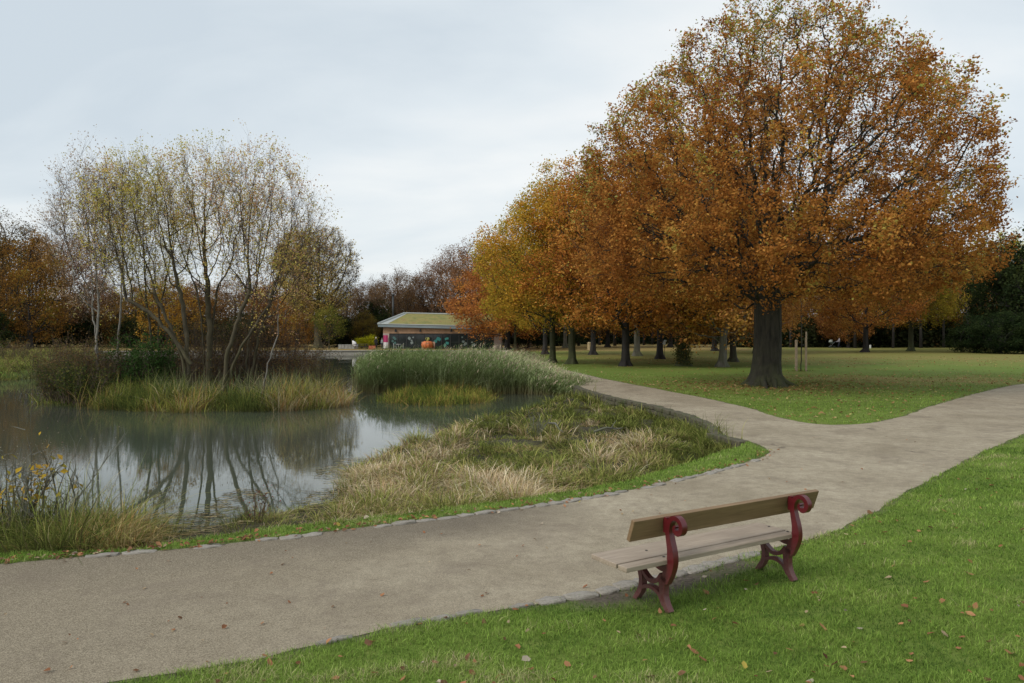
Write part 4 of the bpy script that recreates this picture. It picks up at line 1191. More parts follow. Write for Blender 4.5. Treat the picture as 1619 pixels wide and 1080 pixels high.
# far-off wood closing the view: one mass
def distant_wood():
    rng = np.random.default_rng(77); N = 190000
    u = rng.uniform(-1.0, 1.0, N); d = rng.uniform(158, 205, N)
    x = u * 200; 
    top = 9.5 + 2.0 * wob(np.c_[x, d * .3], 9, 3) + 1.0 * (x < -20)
    top = np.where((x > 0), 15 + 2.5 * wob(np.c_[x, d * .3], 9, 3), top)
    z = rng.uniform(0, 1, N) ** .9 * top
    P = np.c_[x, d, z]
    g = wob(P, 6, 5)
    keep = (rng.uniform(0, 1, N) < .8 + .4 * g) | (z < 4)
    P = P[keep]; g = g[keep]
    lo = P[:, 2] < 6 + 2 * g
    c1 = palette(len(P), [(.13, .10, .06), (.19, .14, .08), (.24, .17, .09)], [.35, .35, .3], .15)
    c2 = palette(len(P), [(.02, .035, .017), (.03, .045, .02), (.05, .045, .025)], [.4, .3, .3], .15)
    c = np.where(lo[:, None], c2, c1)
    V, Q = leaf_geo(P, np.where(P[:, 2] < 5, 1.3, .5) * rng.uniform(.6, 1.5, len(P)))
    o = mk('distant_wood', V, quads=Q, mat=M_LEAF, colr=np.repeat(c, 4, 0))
    tag(o, 'dark far-off wood closing the view behind lake and grove', 'woodland', kind='stuff')
distant_wood()
def undergrowth():
    rng = np.random.default_rng(78); N = 60000
    px = rng.uniform(1165, 1760, N); d = rng.uniform(124, 150, N); x = (px - CX) / F * d
    top = 4.2 + 1.6 * wob(np.c_[x, d * .4], 7, 6); z = rng.uniform(0, 1, N) * top * (1 - .5 * np.clip((126 - d) / 3, 0, 1))
    P = np.c_[x, d + 1.5 * wob(np.c_[x, x * 0], 6, 2), z]
    c = palette(N, [(.035, .045, .02), (.055, .065, .028), (.075, .065, .03), (.13, .085, .035), (.15, .13, .045)], [.35, .25, .2, .1, .1], .15, field=(.4 + .35 * wob(P, 5, 8)).clip(0, .98))
    V, Q = leaf_geo(P, .55 * rng.uniform(.6, 1.5, N))
    o = mk('undergrowth', V, quads=Q, mat=M_LEAF, colr=np.repeat(c, 4, 0))
    tag(o, 'dark undergrowth along the wood edge behind the right-hand lawn', 'undergrowth', kind='stuff')
undergrowth()
# slim far trunks standing in front of the wood on the right
def far_trunks():
    mb = MB(); mb.tube([(0, 0, -.1), (.05, .02, 3), (-.05, 0, 7), (.1, 0, 11)], [.26, .2, .17, .12], 9)
    for k in range(7):
        a = k * .9; z = 4.5 + k * .9
        mb.tube([(0, 0, z), (math.cos(a) * .9, math.sin(a) * .9, z + .9), (math.cos(a) * 2.0, math.sin(a) * 2.0, z + 2.4)], [.08, .05, .02], 5)
    t = empty('woodland_tree', (0, 0, 0)); mb.build('trunk', M_BARKDARK, t, smooth=True)
    rng = np.random.default_rng(5); C = rng.normal(0, 1, (900, 3)) * (2.2, 2.2, 2.0) + (0, 0, 10)
    V, Q = leaf_geo(C, .45 * rng.uniform(.6, 1.4, 900)); mk('crown', V, quads=Q, mat=M_LEAF, parent=t, colr=np.repeat(palette(900, BR, [.3, .3, .2, .2]), 4, 0))
    spots = [(850, 150), (872, 160), (915, 145), (948, 152), (972, 142), (1018, 150), (1032, 158), (1068, 146), (1098, 150), (1112, 158), (1150, 148), (1172, 156), (1250, 150), (1300, 152), (1322, 160), (1352, 146), (1382, 158), (1412, 146), (1428, 155), (1456, 148), (1492, 150), (1502, 160), (1530, 142)]
    spots = [(p, dd if p < 1170 else dd - 26) for p, dd in spots]
    for i, (px, d) in enumerate(spots):
        o = t if i == 0 else copy_tree(t)
        o.location = ((px - CX) / F * d, d, 0); o.rotation_euler = (0, 0, random.uniform(0, 6)); s = random.uniform(.8, 1.25); o.scale = (s, s, 1.1)
        tag(o, 'thin dark trunk in the gloom at the back of the grove', 'tree', 'thin trunks at the back of the grove')
far_trunks()

# ---- island trees
YEL = [(.44, .42, .08), (.62, .54, .12), (.68, .50, .16), (.62, .36, .18), (.55, .32, .24)]
def chain(p0, p1, n, bow=(0, 0, 0), seed=0, jit=.025):
    r = np.random.default_rng(seed); p0 = np.array(p0, float); p1 = np.array(p1, float); out = []
    for i in range(n + 1):
        t = i / n; out.append(p0 + (p1 - p0) * t + np.array(bow) * math.sin(PI * t) + r.normal(0, jit, 3) * (i > 0))
    return [tuple(p) for p in out]
ISL = dict(D=.26, kill=.46, twigs=3, twigL=1.0, twigmat=M_TWIG, gapamp=2.0, twigr=.0042, rtip=.0075, flare=.4, butt=.04, spread=.09, shell=.6, noise_s=1.0)
def island_tree(name, px, d, label, prof, center, chains, bark, nattr, nleaf, cols, wts, tr, seed, lsize=.075, tropism=(0, 0, .3), cat='tree', **kw):
    k = dict(ISL); k.update(kw)
    t = make_tree(name, prof, tr * .62, chains=chains, center=center, nattr=nattr, nleaf=nleaf, lsize=lsize, cols=cols, wts=wts, bark=bark, seed=seed, tropism=tropism, upt=.45, **k)
    x, y, _ = UD(px, d); place(t, x, y, -.3, 0, .9, label, first=True, cat=cat)
YC, YW = YEL, [.22, .26, .2, .17, .15]
PK = [(.40, .28, .20), (.50, .36, .24), (.55, .48, .18)]
island_tree('birch_tree', 165, 31, 'slender white birch leaning left at the island left end', [(3.6, .7), (5.5, 1.6), (7.5, 2.0), (9.5, 1.6), (11.0, .6)], (-.6, 0),
            [chain((0, 0, -.1), (-.35, .1, 2.2), 8, (-.12, 0, 0), 1) + chain((-.4, .1, 2.45), (-.3, .1, 4.2), 6, (0, 0, 0), 2)], M_BIRCH, 705, 4488, PK, [.4, .35, .25], .085, 51)
island_tree('birch_tree', 150, 33, 'second pale birch close behind the leftmost leaning one', [(4, .6), (6, 1.5), (8, 1.9), (10, 1.4), (11, .6)], (-.4, 0),
            [chain((0, 0, -.1), (-.1, 0, 4.2), 14, (.15, 0, 0), 3)], M_BIRCH, 547, 2933, PK, [.4, .35, .25], .07, 52)
island_tree('birch_tree', 187, 32, 'straight slim birch just right of the leaning pair', [(4, .6), (6, 1.3), (8, 1.6), (10, 1.2), (11, .5)], (.2, 0),
            [chain((0, 0, -.1), (.15, 0, 4.4), 14, (-.1, 0, 0), 4)], M_BIRCH, 547, 5524, YC, YW, .075, 53)
island_tree('willow_tree', 300, 30, 'wide multi-stemmed willow arching to the left', [(4.6, 1.0), (6, 2.2), (8, 2.7), (9.6, 2.0), (10.6, .8)], (-1.9, 0),
            [chain((0, 0, -.1), (-1.5, 0, 4.6), 18, (.25, .1, 0), 5), chain((-.2, .1, -.1), (-.6, .3, 5.0), 18, (.2, 0, 0), 6), chain((.1, -.1, 1.6), (-2.6, -.3, 4.4), 14, (0, 0, .5), 7)], M_WILLOW, 1174, 8979, YC, [.34, .3, .2, .1, .06], .13, 54)
island_tree('willow_tree', 325, 31, 'tall upright willow in the middle of the island', [(4.8, .9), (6.5, 2.0), (8.5, 2.5), (10.2, 1.8), (11, .8)], (.1, 0),
            [chain((0, 0, -.1), (.0, 0, 5.6), 20, (.15, .1, 0), 8), chain((.15, .1, -.1), (.5, .2, 5.2), 20, (-.1, 0, 0), 9), chain((-.1, .2, -.1), (-.55, .4, 5.0), 20, (.1, 0, 0), 10)], M_WILLOW, 1174, 8979, YC, YW, .12, 55)
island_tree('willow_tree', 352, 29.5, 'willow with a mossy stem leaning right', [(4.4, .9), (6.2, 2.3), (8.2, 2.6), (9.8, 1.8), (10.7, .7)], (1.7, 0),
            [chain((0, 0, -.1), (1.1, 0, 4.6), 18, (-.3, .1, 0), 11), chain((.1, .1, -.1), (1.9, .3, 4.2), 18, (-.5, 0, -.2), 12)], M_WILLOW, 1174, 7942, YC, [.15, .25, .2, .22, .18], .12, 56)
island_tree('willow_tree', 395, 32, 'thin-stemmed willow at the right end of the island', [(3.2, .8), (5, 2.0), (7, 2.3), (8.6, 1.6), (9.6, .6)], (1.1, 0),
            [chain((0, 0, -.1), (.8, 0, 4.0), 16, (-.2, .1, 0), 13), chain((-.2, .1, -.1), (.1, .2, 4.3), 16, (-.1, 0, 0), 14)], M_WILLOW, 862, 4833, YC, [.1, .15, .25, .25, .25], .09, 57)
island_tree('birch_tree', 410, 28.5, 'young white stem leaning right at the island right end', [(2.6, .4), (4, .9), (5.5, 1.0), (6.6, .5)], (.9, 0),
            [chain((0, 0, -.1), (.75, 0, 2.9), 12, (-.1, .1, 0), 15)], M_BIRCH, 203, 1207, YC, YW, .045, 58)
island_tree('willow_tree', 240, 33, 'slim dark stems between birches and the arching willow', [(4.2, .8), (6, 1.7), (8, 2.1), (9.6, 1.4), (10.6, .5)], (-.2, 0),
            [chain((0, 0, -.1), (-.3, 0, 4.6), 16, (.1, .1, 0), 16), chain((.4, .1, -.1), (.3, .2, 4.4), 16, (-.1, 0, 0), 17)], M_WILLOW, 784, 7252, YC, [.36, .3, .2, .08, .06], .08, 59)
island_tree('orange_tree', 268, 35, 'small bright orange-yellow tree glowing behind the willow stems', [(1.8, .6), (2.8, 1.2), (4.0, 1.3), (5.2, .6)], (0, 0),
            [chain((0, 0, -.1), (0, 0, 2.0), 8, (.1, 0, 0), 18)], M_WILLOW, 350, 3800, [(.40, .20, .03), (.52, .29, .05), (.5, .36, .08)], [.35, .4, .25], .05, 60, lsize=.10, tropism=(0, 0, .1))
# thicket of brown stems
def thicket(px, d, w, h, label, cols, wts, nleaf, nst, bark=M_TWIG, lsize=.07, name='shrub', dense=1.0):
    rng = np.random.default_rng(abs(int(px)) + 5); N = nst
    root = empty(name, (0, 0, 0))
    b = rng.normal(0, .34, (N, 2)) * np.array([w, w * .7]); P = np.c_[b, np.full(N, -.05)]
    dd = np.c_[b * .45 / max(w, .1), np.full(N, 1.0)] + rng.normal(0, .18, (N, 3)); dd /= np.linalg.norm(dd, axis=1)[:, None]
    L = h * rng.uniform(.5, 1.05, N)
    v1, t1, p1 = twig_geo(P, dd, L, np.full(N, .013), 4, rng, .16, .1)
    k = rng.integers(1, 4, N * 9); ii = rng.integers(0, N, N * 9); t = rng.uniform(0, 1, N * 9)
    pp = np.stack(p1)
    Q = pp[k, ii] + (pp[k + 1, ii] - pp[k, ii]) * t[:, None]
    d2 = rng.normal(0, .6, Q.shape) + (0, 0, .7); d2 /= np.linalg.norm(d2, axis=1)[:, None]
    v2, t2, p2 = twig_geo(Q, d2, h * .22 * rng.uniform(.4, 1.3, len(Q)), np.full(len(Q), .006), 2, rng, .3, .2)
    mk('stems', np.concatenate([v1, v2]), tris=np.concatenate([t1, t2 + len(v1)]), mat=bark, parent=root)
    if nleaf:
        a = rng.integers(0, len(Q), nleaf); s = rng.uniform(0, 1, nleaf)
        C = p2[1][a] + (p2[2][a] - p2[1][a]) * s[:, None] + rng.normal(0, .1, (nleaf, 3))
        C[:, 2] = np.abs(C[:, 2])
        V, Qd = leaf_geo(C, lsize * rng.uniform(.6, 1.4, nleaf), rng)
        mk('foliage', V, quads=Qd, mat=M_LEAF, parent=root, colr=np.repeat(palette(nleaf, cols, wts, .18, rng), 4, 0))
    x, y, _ = UD(px, d); root.location = (x, y, -.28); tag(root, label, 'shrub')
    return root
TH = [(.10, .07, .035), (.15, .10, .045), (.20, .13, .06), (.16, .15, .05)]; TW = [.3, .3, .25, .15]
thicket(105, 31.5, 1.1, 2.2, 'low brown bramble thicket at the island left tip', TH, TW, 2600, 60)
thicket(88, 30.2, 1.0, 1.7, 'olive brown scrub at the waterline of the island left tip', [(.07, .085, .03), (.11, .11, .04), (.16, .12, .05)], [.4, .35, .25], 3600, 60)
thicket(122, 29.2, .9, 1.5, 'dark green scrub at the waterline below the leaning birches', [(.05, .075, .025), (.09, .11, .035), (.20, .19, .05)], [.4, .4, .2], 3600, 60)
thicket(140, 30.5, .9, 2.4, 'brown leafless shrub under the leaning birches', TH, TW, 2400, 60)
thicket(205, 32, 1.2, 2.6, 'tangled brown shrub between birches and holly', [(.07, .08, .03), (.12, .10, .04), (.15, .14, .04)], [.4, .3, .3], 3000, 60)
thicket(232, 31, 1.0, 2.5, 'rounded green holly bush in the island undergrowth', [(.035, .07, .02), (.055, .11, .03), (.08, .14, .04)], [.35, .4, .25], 7500, 70, lsize=.085, name='holly_bush')
thicket(285, 34, 1.2, 3.2, 'reddish brown thicket behind the arching willow', TH, TW, 2200, 70)
thicket(350, 33.5, 1.6, 3.6, 'dense red-brown thicket behind the middle willow', TH, TW, 3200, 110)
thicket(395, 34, 1.6, 3.8, 'tall red-brown thicket in the right half of the island', TH, TW, 3200, 120)
thicket(445, 34.5, 1.6, 3.5, 'russet twiggy thicket near the island right end', [(.20, .10, .05), (.28, .15, .06), (.34, .2, .07)], [.4, .3, .3], 3400, 100)
thicket(492, 33, 1.0, 2.2, 'low russet shrub at the right tip of the island', TH, TW, 1500, 60)
thicket(320, 31.5, .9, 2.6, 'dark stems clustered at the willow bases', TH, TW, 900, 60)
thicket(18, 62, 2.6, 2.2, 'brown shrub on the left bank beyond the island', TH, TW, 2200, 60)
thicket(100, 44, 2.4, 2.6, 'tall brown shrub rising behind the island left end', TH, TW, 3600, 90)
thicket(-30, 60, 2.6, 2.8, 'green-brown shrub at the left edge, on the far bank', [(.07, .10, .03), (.12, .14, .04), (.2, .15, .05)], [.4, .3, .3], 2600, 60)
# front-left plants
thicket(8, 10.0, .42, 1.3, 'yellow-leaved young shrub at the left edge beside the water', [(.50, .33, .04), (.58, .36, .06), (.4, .33, .06)], [.4, .3, .3], 150, 9, lsize=.085, bark=M_WILLOW, name='young_shrub')
thicket(92, 10.3, .40, 1.5, 'dead grey seed-headed weed stalks rising from the front left tussocks', [(.22, .18, .13), (.3, .25, .17), (.18, .12, .09)], [.4, .3, .3], 420, 16, lsize=.022, bark=M_BARKPALE, name='weed_stalks')
thicket(35, 9.8, .3, 1.2, 'pale dry grass plumes beside the yellow-leaved shrub', [(.42, .36, .26), (.3, .25, .2)], [.5, .5], 300, 10, lsize=.02, bark=M_BARKPALE, name='weed_stalks')
thicket(410, 10.6, .12, .42, 'small dark red dock stalk at the near waterline', [(.22, .05, .04), (.16, .05, .04)], [.5, .5], 160, 5, lsize=.022, bark=M_TWIG, name='dock_plant')
thicket(845, 19.5, .2, .7, 'grey dead twiggy stump standing in the marsh', [(.16, .14, .12)], [1], 60, 12, lsize=.03, bark=M_BARKPALE, name='dead_bush')
thicket(938, 62, .9, 1.2, 'dark red shrub beside the path at the end of the reeds', [(.12, .05, .04), (.2, .08, .06)], [.5, .5], 700, 30, name='red_shrub') if False else None
thicket(832, 66, 1.6, 1.9, 'dark red-stemmed shrub at the shore end of the reed bed', [(.14, .06, .045), (.2, .1, .06)], [.5, .5], 900, 50, name='red_shrub')
# shaggy shoots on one grove trunk
def shaggy():
    x, y, _ = U(1080, 578.5); rng = np.random.default_rng(9); N = 2600
    th = rng.uniform(0, 2 * PI, N); z = rng.uniform(.1, 4.2, N); r = .36 + rng.exponential(.12, N)
    C = np.c_[x + np.cos(th) * r, y - .1 + np.sin(th) * r, z]
    V, Q = leaf_geo(C, .13 * rng.uniform(.6, 1.4, N), rng)
    o = mk('ivy', V, quads=Q, mat=M_LEAF, colr=np.repeat(palette(N, [(.07, .09, .03), (.12, .13, .05), (.2, .15, .05)], [.4, .35, .25], .15, rng), 4, 0))
    tag(o, 'shaggy ivy and shoots covering the thick grove trunk', 'ivy')
shaggy()

# ================================================================== BENCH
def wood(name, c1, c2, axis_=0, rough=.6):
    m, nt, out = newmat(name)
    tc = N_(nt, 'ShaderNodeTexCoord').outputs['Object']
    sc = [14, 14, 14]; sc[axis_] = .9
    mp = N_(nt, 'ShaderNodeMapping', {'Vector': tc, 'Scale': tuple(sc)}).outputs[0]
    n1 = noise(nt, mp, 2.2, 6, .65, .8); n2 = noise(nt, tc, 2.0, 4)
    c = ramp(nt, n1, [(.28, c1), (.72, c2)])
    c = mixc(nt, ramp(nt, n2, [(.4, g3(0)), (.75, g3(.4))]), c, tuple(x * .6 for x in c1))
    b = N_(nt, 'ShaderNodeBump', {'Height': n1, 'Strength': .35, 'Distance': .004})
    p = N_(nt, 'ShaderNodeBsdfPrincipled', {'Base Color': c, 'Roughness': rough, 'Normal': b.outputs[0]})
    nt.links.new(p.outputs[0], out.inputs[0]); return m
def paint_red():
    m, nt, out = newmat('red_paint')
    tc = N_(nt, 'ShaderNodeTexCoord').outputs['Object']
    z = N_(nt, 'ShaderNodeSeparateXYZ', {0: tc}).outputs[2]
    n1 = noise(nt, tc, 14, 5, .6); n2 = noise(nt, tc, 40, 3, .6)
    c = ramp(nt, n1, [(.3, (.072, .005, .008)), (.7, (.11, .008, .012))])
    w = N_(nt, 'ShaderNodeMapRange', {'Value': z, 'From Min': .02, 'From Max': .40, 'To Min': 1.0, 'To Max': 0}).outputs[0]
    wf = N_(nt, 'ShaderNodeMath', {0: w, 1: ramp(nt, n2, [(.3, g3(.35)), (.6, g3(1))])}, operation='MULTIPLY').outputs[0]
    c = mixc(nt, wf, c, (.135, .062, .055))
    ch = ramp(nt, noise(nt, tc, 26, 6, .7), [(.66, g3(0)), (.70, g3(1))])
    c = mixc(nt, ch, c, (.07, .028, .02))
    b = N_(nt, 'ShaderNodeBump', {'Height': n2, 'Strength': .35, 'Distance': .003})
    rg = N_(nt, 'ShaderNodeMapRange', {'Value': wf, 'To Min': .33, 'To Max': .75}).outputs[0]
    p = N_(nt, 'ShaderNodeBsdfPrincipled', {'Base Color': c, 'Roughness': rg, 'Normal': b.outputs[0]})
    p.inputs['Coat Weight'].default_value = .15
    nt.links.new(p.outputs[0], out.inputs[0]); return m
def spline(pts, n=8):
    P = [Vector(p) for p in pts]; out = []
    for i in range(len(P) - 1):
        p0 = P[max(i - 1, 0)]; p1 = P[i]; p2 = P[i + 1]; p3 = P[min(i + 2, len(P) - 1)]
        for k in range(n):
            t = k / n
            out.append(.5 * ((2 * p1) + (-p0 + p2) * t + (2 * p0 - 5 * p1 + 4 * p2 - p3) * t * t + (-p0 + 3 * p1 - 3 * p2 + p3) * t ** 3))
    out.append(P[-1]); return out
def strap(mb, path, width, u0, u1):
    """flat bar following a curve in the (v,z) plane; path = (v, z, thickness)"""
    S = spline([(a, b, c) for a, b, c in path], 7); n = len(S); V = []
    for i, p in enumerate(S):
        q0 = S[max(i - 1, 0)]; q1 = S[min(i + 1, n - 1)]
        t = Vector((q1.x - q0.x, q1.y - q0.y)); t.normalize(); nn = Vector((-t.y, t.x)); h = p.z / 2
        a = (p.x + nn.x * h, p.y + nn.y * h); b = (p.x - nn.x * h, p.y - nn.y * h)
        V += [(u0, *a), (u1, *a), (u1, *b), (u0, *b)]
    Fc = []
    for i in range(n - 1):
        for k in range(4):
            q = (k + 1) % 4
            Fc.append((i * 4 + k, i * 4 + q, i * 4 + 4 + q, i * 4 + 4 + k))
    Fc += [(3, 2, 1, 0), tuple(n * 4 - 4 + k for k in range(4))]
    mb.add(V, Fc)
def bench():
    ax = Vector((.854, .520, 0)).normalized()
    root = empty('park_bench', (1.313 - .0, 6.366, 0.0), math.atan2(ax.y, ax.x))
    RED = paint_red()
    M_SEAT = wood('seat_wood', (.24, .185, .135), (.42, .34, .26)); M_BACK = wood('back_wood', (.165, .10, .048), (.27, .175, .092))
    # local frame: x along bench, y forward (towards the lake), z up
    def iron(u):
        m = MB(); w = .058; a, b = u - w / 2, u + w / 2
        # stem: up from the body to the scroll
        strap(m, [(.055, .25, .085), (.01, .34, .095), (-.025, .43, .085), (-.025, .52, .07), (-.005, .61, .055), (.008, .68, .05), (.004, .735, .05), (-.018, .78, .045), (-.062, .812, .04),
                  (-.115, .805, .04), (-.148, .765, .042), (-.145, .718, .044), (-.112, .69, .042), (-.078, .70, .034), (-.066, .728, .026), (-.078, .748, .018)], 0, a, b)
        # rear leg
        strap(m, [(.06, .30, .09), (.078, .22, .07), (.072, .13, .055), (.045, .06, .05), (.0, .0, .045)], 0, a, b)
        # front leg
        strap(m, [(.405, .37, .035), (.372, .30, .05), (.345, .2, .045), (.355, .11, .05), (.40, .04, .045), (.455, -.03, .03)], 0, a, b)
        # seat bearer
        strap(m, [(.02, .37, .05), (.10, .355, .04), (.24, .385, .03), (.43, .392, .03)], 0, a + .004, b - .004)
        # hanging arc between the legs
        strap(m, [(.385, .345, .03), (.33, .27, .032), (.24, .215, .036), (.15, .235, .036), (.09, .30, .04)], 0, a + .003, b - .003)
        # lower arch
        strap(m, [(.395, .05, .03), (.335, .125, .03), (.235, .16, .032), (.13, .135, .03), (.065, .05, .03)], 0, a + .002, b - .002)
        # pad behind the backrest
        m.box((u, .035, .735), (w * .95, .045, .13)); m.box((u, .38, -.035), (w, .12, .02)); m.box((u, .02, -.015), (w, .09, .02))
        m.build('leg_frame', RED, root, smooth=False, bevel=.007, segs=2)
    iron(0.02); iron(1.60)
    # seat boards: broad front one and narrower rear one
    m = MB(); m.box((.60, .307, .43), (2.10, .335, .042)); m.build('seat_board', M_SEAT, root, bevel=.006)
    m = MB(); m.box((.595, .062, .43), (2.09, .112, .042)); m.build('seat_board', M_SEAT, root, bevel=.006)
    # backrest
    m = MB(); th = math.radians(20)
    m.box((.85, .10, .715), (2.36, .040, .195), M=Matrix.Rotation(th, 3, 'X')); m.build('backrest', M_BACK, root, bevel=.005)
    for u in (0.02, 1.60):
      for v in (.08, .30):
        m = MB()
        m.lathe([(.012, .0), (.012, .004), (.006, .007)], 10, (u, v, .4512))
        m.build('bolt', simple('bolt_metal', (.09, .08, .07), .5, .6), root)
    tag(root, 'low-backed wooden park bench with dark red cast-iron scroll ends, facing the lake', 'bench')
bench()

# ================================================================== CAFE
def cafe():
    D0 = 115.0
    X = lambda px, d=D0: (px - CX) / F * d
    Z = lambda py, d=D0: H - (py - HY) / F * d
    root = empty('cafe_building', (X(700), D0, 0))
    ox = X(700)
    def L(px): return X(px) - ox
    PINK = simple('timber_cladding', (.42, .26, .16), .8, nscale=1.5, var=.2)
    PALE = simple('pale_timber', (.50, .41, .36), .8, nscale=2, var=.15)
    FAS = simple('grey_metal', (.24, .29, .30), .45, .3, nscale=.8, var=.12)
    TRIM = simple('pale_metal', (.36, .38, .36), .5, .2)
    DARK = simple('dark_frame', (.025, .027, .027), .5)
    m, nt, out = newmat('window_glass')
    p = N_(nt, 'ShaderNodeBsdfPrincipled', {'Base Color': (.018, .022, .022, 1), 'Roughness': .06}); nt.links.new(p.outputs[0], out.inputs[0]); GLASS = m
    m, nt, out = newmat('sedum_roof')
    tc = N_(nt, 'ShaderNodeTexCoord').outputs['Object']
    n1 = noise(nt, tc, .8, 5, .6); n2 = noise(nt, tc, 5, 5, .7)
    c = ramp(nt, n1, [(.3, (.15, .16, .045)), (.55, (.27, .23, .07)), (.75, (.24, .14, .06))]); c = mixc(nt, ramp(nt, n2, [(.4, g3(0)), (.7, g3(.5))]), c, (.12, .14, .04))
    b = N_(nt, 'ShaderNodeBump', {'Height': n2, 'Strength': .8, 'Distance': .1})
    p = N_(nt, 'ShaderNodeBsdfPrincipled', {'Base Color': c, 'Roughness': .95, 'Normal': b.outputs[0]}); nt.links.new(p.outputs[0], out.inputs[0]); SEDUM = m
    xl, xr = L(606), L(793); dep = 9.0
    gl, gr = L(615.5), L(781); gt = 2.28; zt_l, zt_r = 3.28, 2.82
    # walls: back, sides, front piers, front band
    mb = MB()
    mb.box((xl + .12, dep / 2 + .1, 1.6), (.24, dep - .2, 3.2)); mb.box((xr - .12, dep / 2 + .1, 1.4), (.24, dep - .2, 2.8)); mb.box(((xl + xr) / 2, dep - .12, 1.5), (xr - xl - .5, .24, 3.0))
    mb.build('wall', PALE, root)
    for a, b in ((xl, gl), (gr, xr)):
        mb = MB(); mb.box(((a + b) / 2, .0, gt / 2 + .02), (b - a, .3, gt + .04)); mb.build('pier', PALE, root)
    mb = MB(); z0 = gt + .045
    V = [(xl, -.15, z0), (xr, -.15, z0), (xr, -.15, zt_r), (xl, -.15, zt_l), (xl, .15, z0), (xr, .15, z0), (xr, .15, zt_r), (xl, .15, zt_l)]
    mb.add(V, [(0, 1, 2, 3), (5, 4, 7, 6), (0, 3, 7, 4), (1, 5, 6, 2), (3, 2, 6, 7), (0, 4, 5, 1)]); mb.build('fascia_band', PINK, root)
    # roof: grey fascia, sloping sedum slope, hipped at the left
    e0 = (L(599), -.75); e1 = (L(806), -.75)
    ft_l, ft_r, fh = 3.76, 3.34, .5
    mb = MB()
    A = [(e0[0], e0[1], ft_l - fh + .06), (e1[0], e1[1], ft_r - fh), (e1[0], e1[1], ft_r), (e0[0], e0[1], ft_l)]
    Bk = [(e0[0], dep + .5, ft_l - fh + .06), (e1[0], dep + .5, ft_r - fh), (e1[0], dep + .5, ft_r), (e0[0], dep + .5, ft_l)]
    mb.add(A + Bk, [(0, 1, 2, 3), (5, 4, 7, 6), (0, 3, 7, 4), (1, 5, 6, 2), (3, 2, 6, 7), (0, 4, 5, 1)])
    roof = mb.build('roof', FAS, root)
    rz_l, rz_r = 5.55, 5.2; yl = 5.2
    mb = MB()
    a = (e0[0] + 1.3, -.35, ft_l + .06); b = (e1[0] - .3, -.35, ft_r + .06); c_ = (e1[0] - .8, yl, rz_r - .05); d_ = (L(632) + .3, yl, rz_l - .08)
    mb.add([a, b, c_, d_], [(0, 1, 2, 3)])
    a2 = (e0[0] + .5, -.6, ft_l + .02); d2 = (L(632), yl, rz_l); 
    mb.add([c_, d_, (d_[0], dep, ft_l), (c_[0], dep, ft_r)], [(0, 3, 2, 1)])
    mb.build('sedum_roof', SEDUM, roof)
    mb = MB()
    mb.tube([(e0[0] - .02, -.7, ft_l + .03), (L(632), yl, rz_l)], .17, 6); mb.tube([(L(632), yl, rz_l), (e1[0] - .8, yl, rz_r)], .13, 6); mb.tube([(e0[0], -.74, ft_l), (e1[0], -.74, ft_r)], .09, 6)
    mb.add([(e0[0] + .0, -.7, ft_l), (e0[0] + 1.4, -.5, ft_l + .03), (L(632) + .4, yl, rz_l - .05), (L(632), yl, rz_l - .02)], [(0, 1, 2, 3)])
    mb.add([(e0[0] + .0, -.7, ft_l), (L(632), yl, rz_l - .02), (L(632), dep, ft_l)], [(0, 1, 2)])
    mb.build('roof_edge', TRIM, roof)
    # dark recess behind glazing + panes
    mb = MB(); mb.box(((gl + gr) / 2, 2.2, gt / 2), (gr - gl, .1, gt)); mb.build('back_wall', simple('cafe_inside', (.05, .05, .045), .9), root)
    npan = 12; wv = (gr - gl) / npan
    pics = {0: (.07, .15, .14), 2: (.22, .26, .25), 5: (.03, .20, .18), 6: (.04, .22, .19), 8: (.13, .17, .16), 9: (.18, .22, .20)}
    for i in range(npan):
        x0 = gl + i * wv
        fr = MB()
        for xx in (x0 + .03, x0 + wv - .03): fr.box((xx, .0, gt / 2), (.055, .12, gt - .02))
        fr.box((x0 + wv / 2, 0, .06), (wv - .12, .12, .1)); fr.box((x0 + wv / 2, 0, gt - .06), (wv - .12, .12, .1))
        if i % 3 == 1: fr.box((x0 + wv / 2, 0, 1.0), (wv - .12, .1, .06))
        f = fr.build('window', DARK, root)
        g = MB(); g.box((x0 + wv / 2, .02, gt / 2), (wv - .13, .02, gt - .22)); g.build('pane', GLASS, f)
        if i in pics:
            rr = random.Random(i); g = MB()
            for k in range(4):
                xx = x0 + wv * rr.uniform(.25, .75); zz = rr.uniform(.5, 1.8); rad = rr.uniform(.12, .3)
                g.add([(xx + rad * math.cos(t * PI / 4 + k), -.002 - .003 * k, zz + rad * 1.2 * math.sin(t * PI / 4 + k) * (1 if t % 2 else .6)) for t in range(8)], [tuple(range(8))])
            g.build('window_decoration', simple('decoration', pics[i], .8), f)
    # wall lights under the eave
    for px in (626, 665, 714, 767):
        mb = MB(); mb.box((L(px), -.27, 2.72), (.28, .22, .26)); mb.box((L(px), -.2, 2.9), (.12, .1, .16)); mb.build('wall_lamp', DARK, root)
    # flue
    mb = MB(); mb.tube([(L(614), 4.5, 3.7), (L(614), 4.5, 8.3)], [.16, .16], 10); mb.lathe([(.16, 0), (.26, .02), (.26, .1), (.08, .3)], 10, (L(614), 4.5, 8.3)); mb.build('flue', DARK, root, smooth=True)
    tag(root, 'long low lakeside café with sloping sedum roof and ribbon of dark windows', 'building')
    # banner
    s = empty('banner', (X(609.5, 114.6), 114.6, 0))
    mb = MB()
    PK_ = simple('magenta_fabric', (.45, .04, .14), .8); WH = simple('white_fabric', (.7, .68, .66), .8)
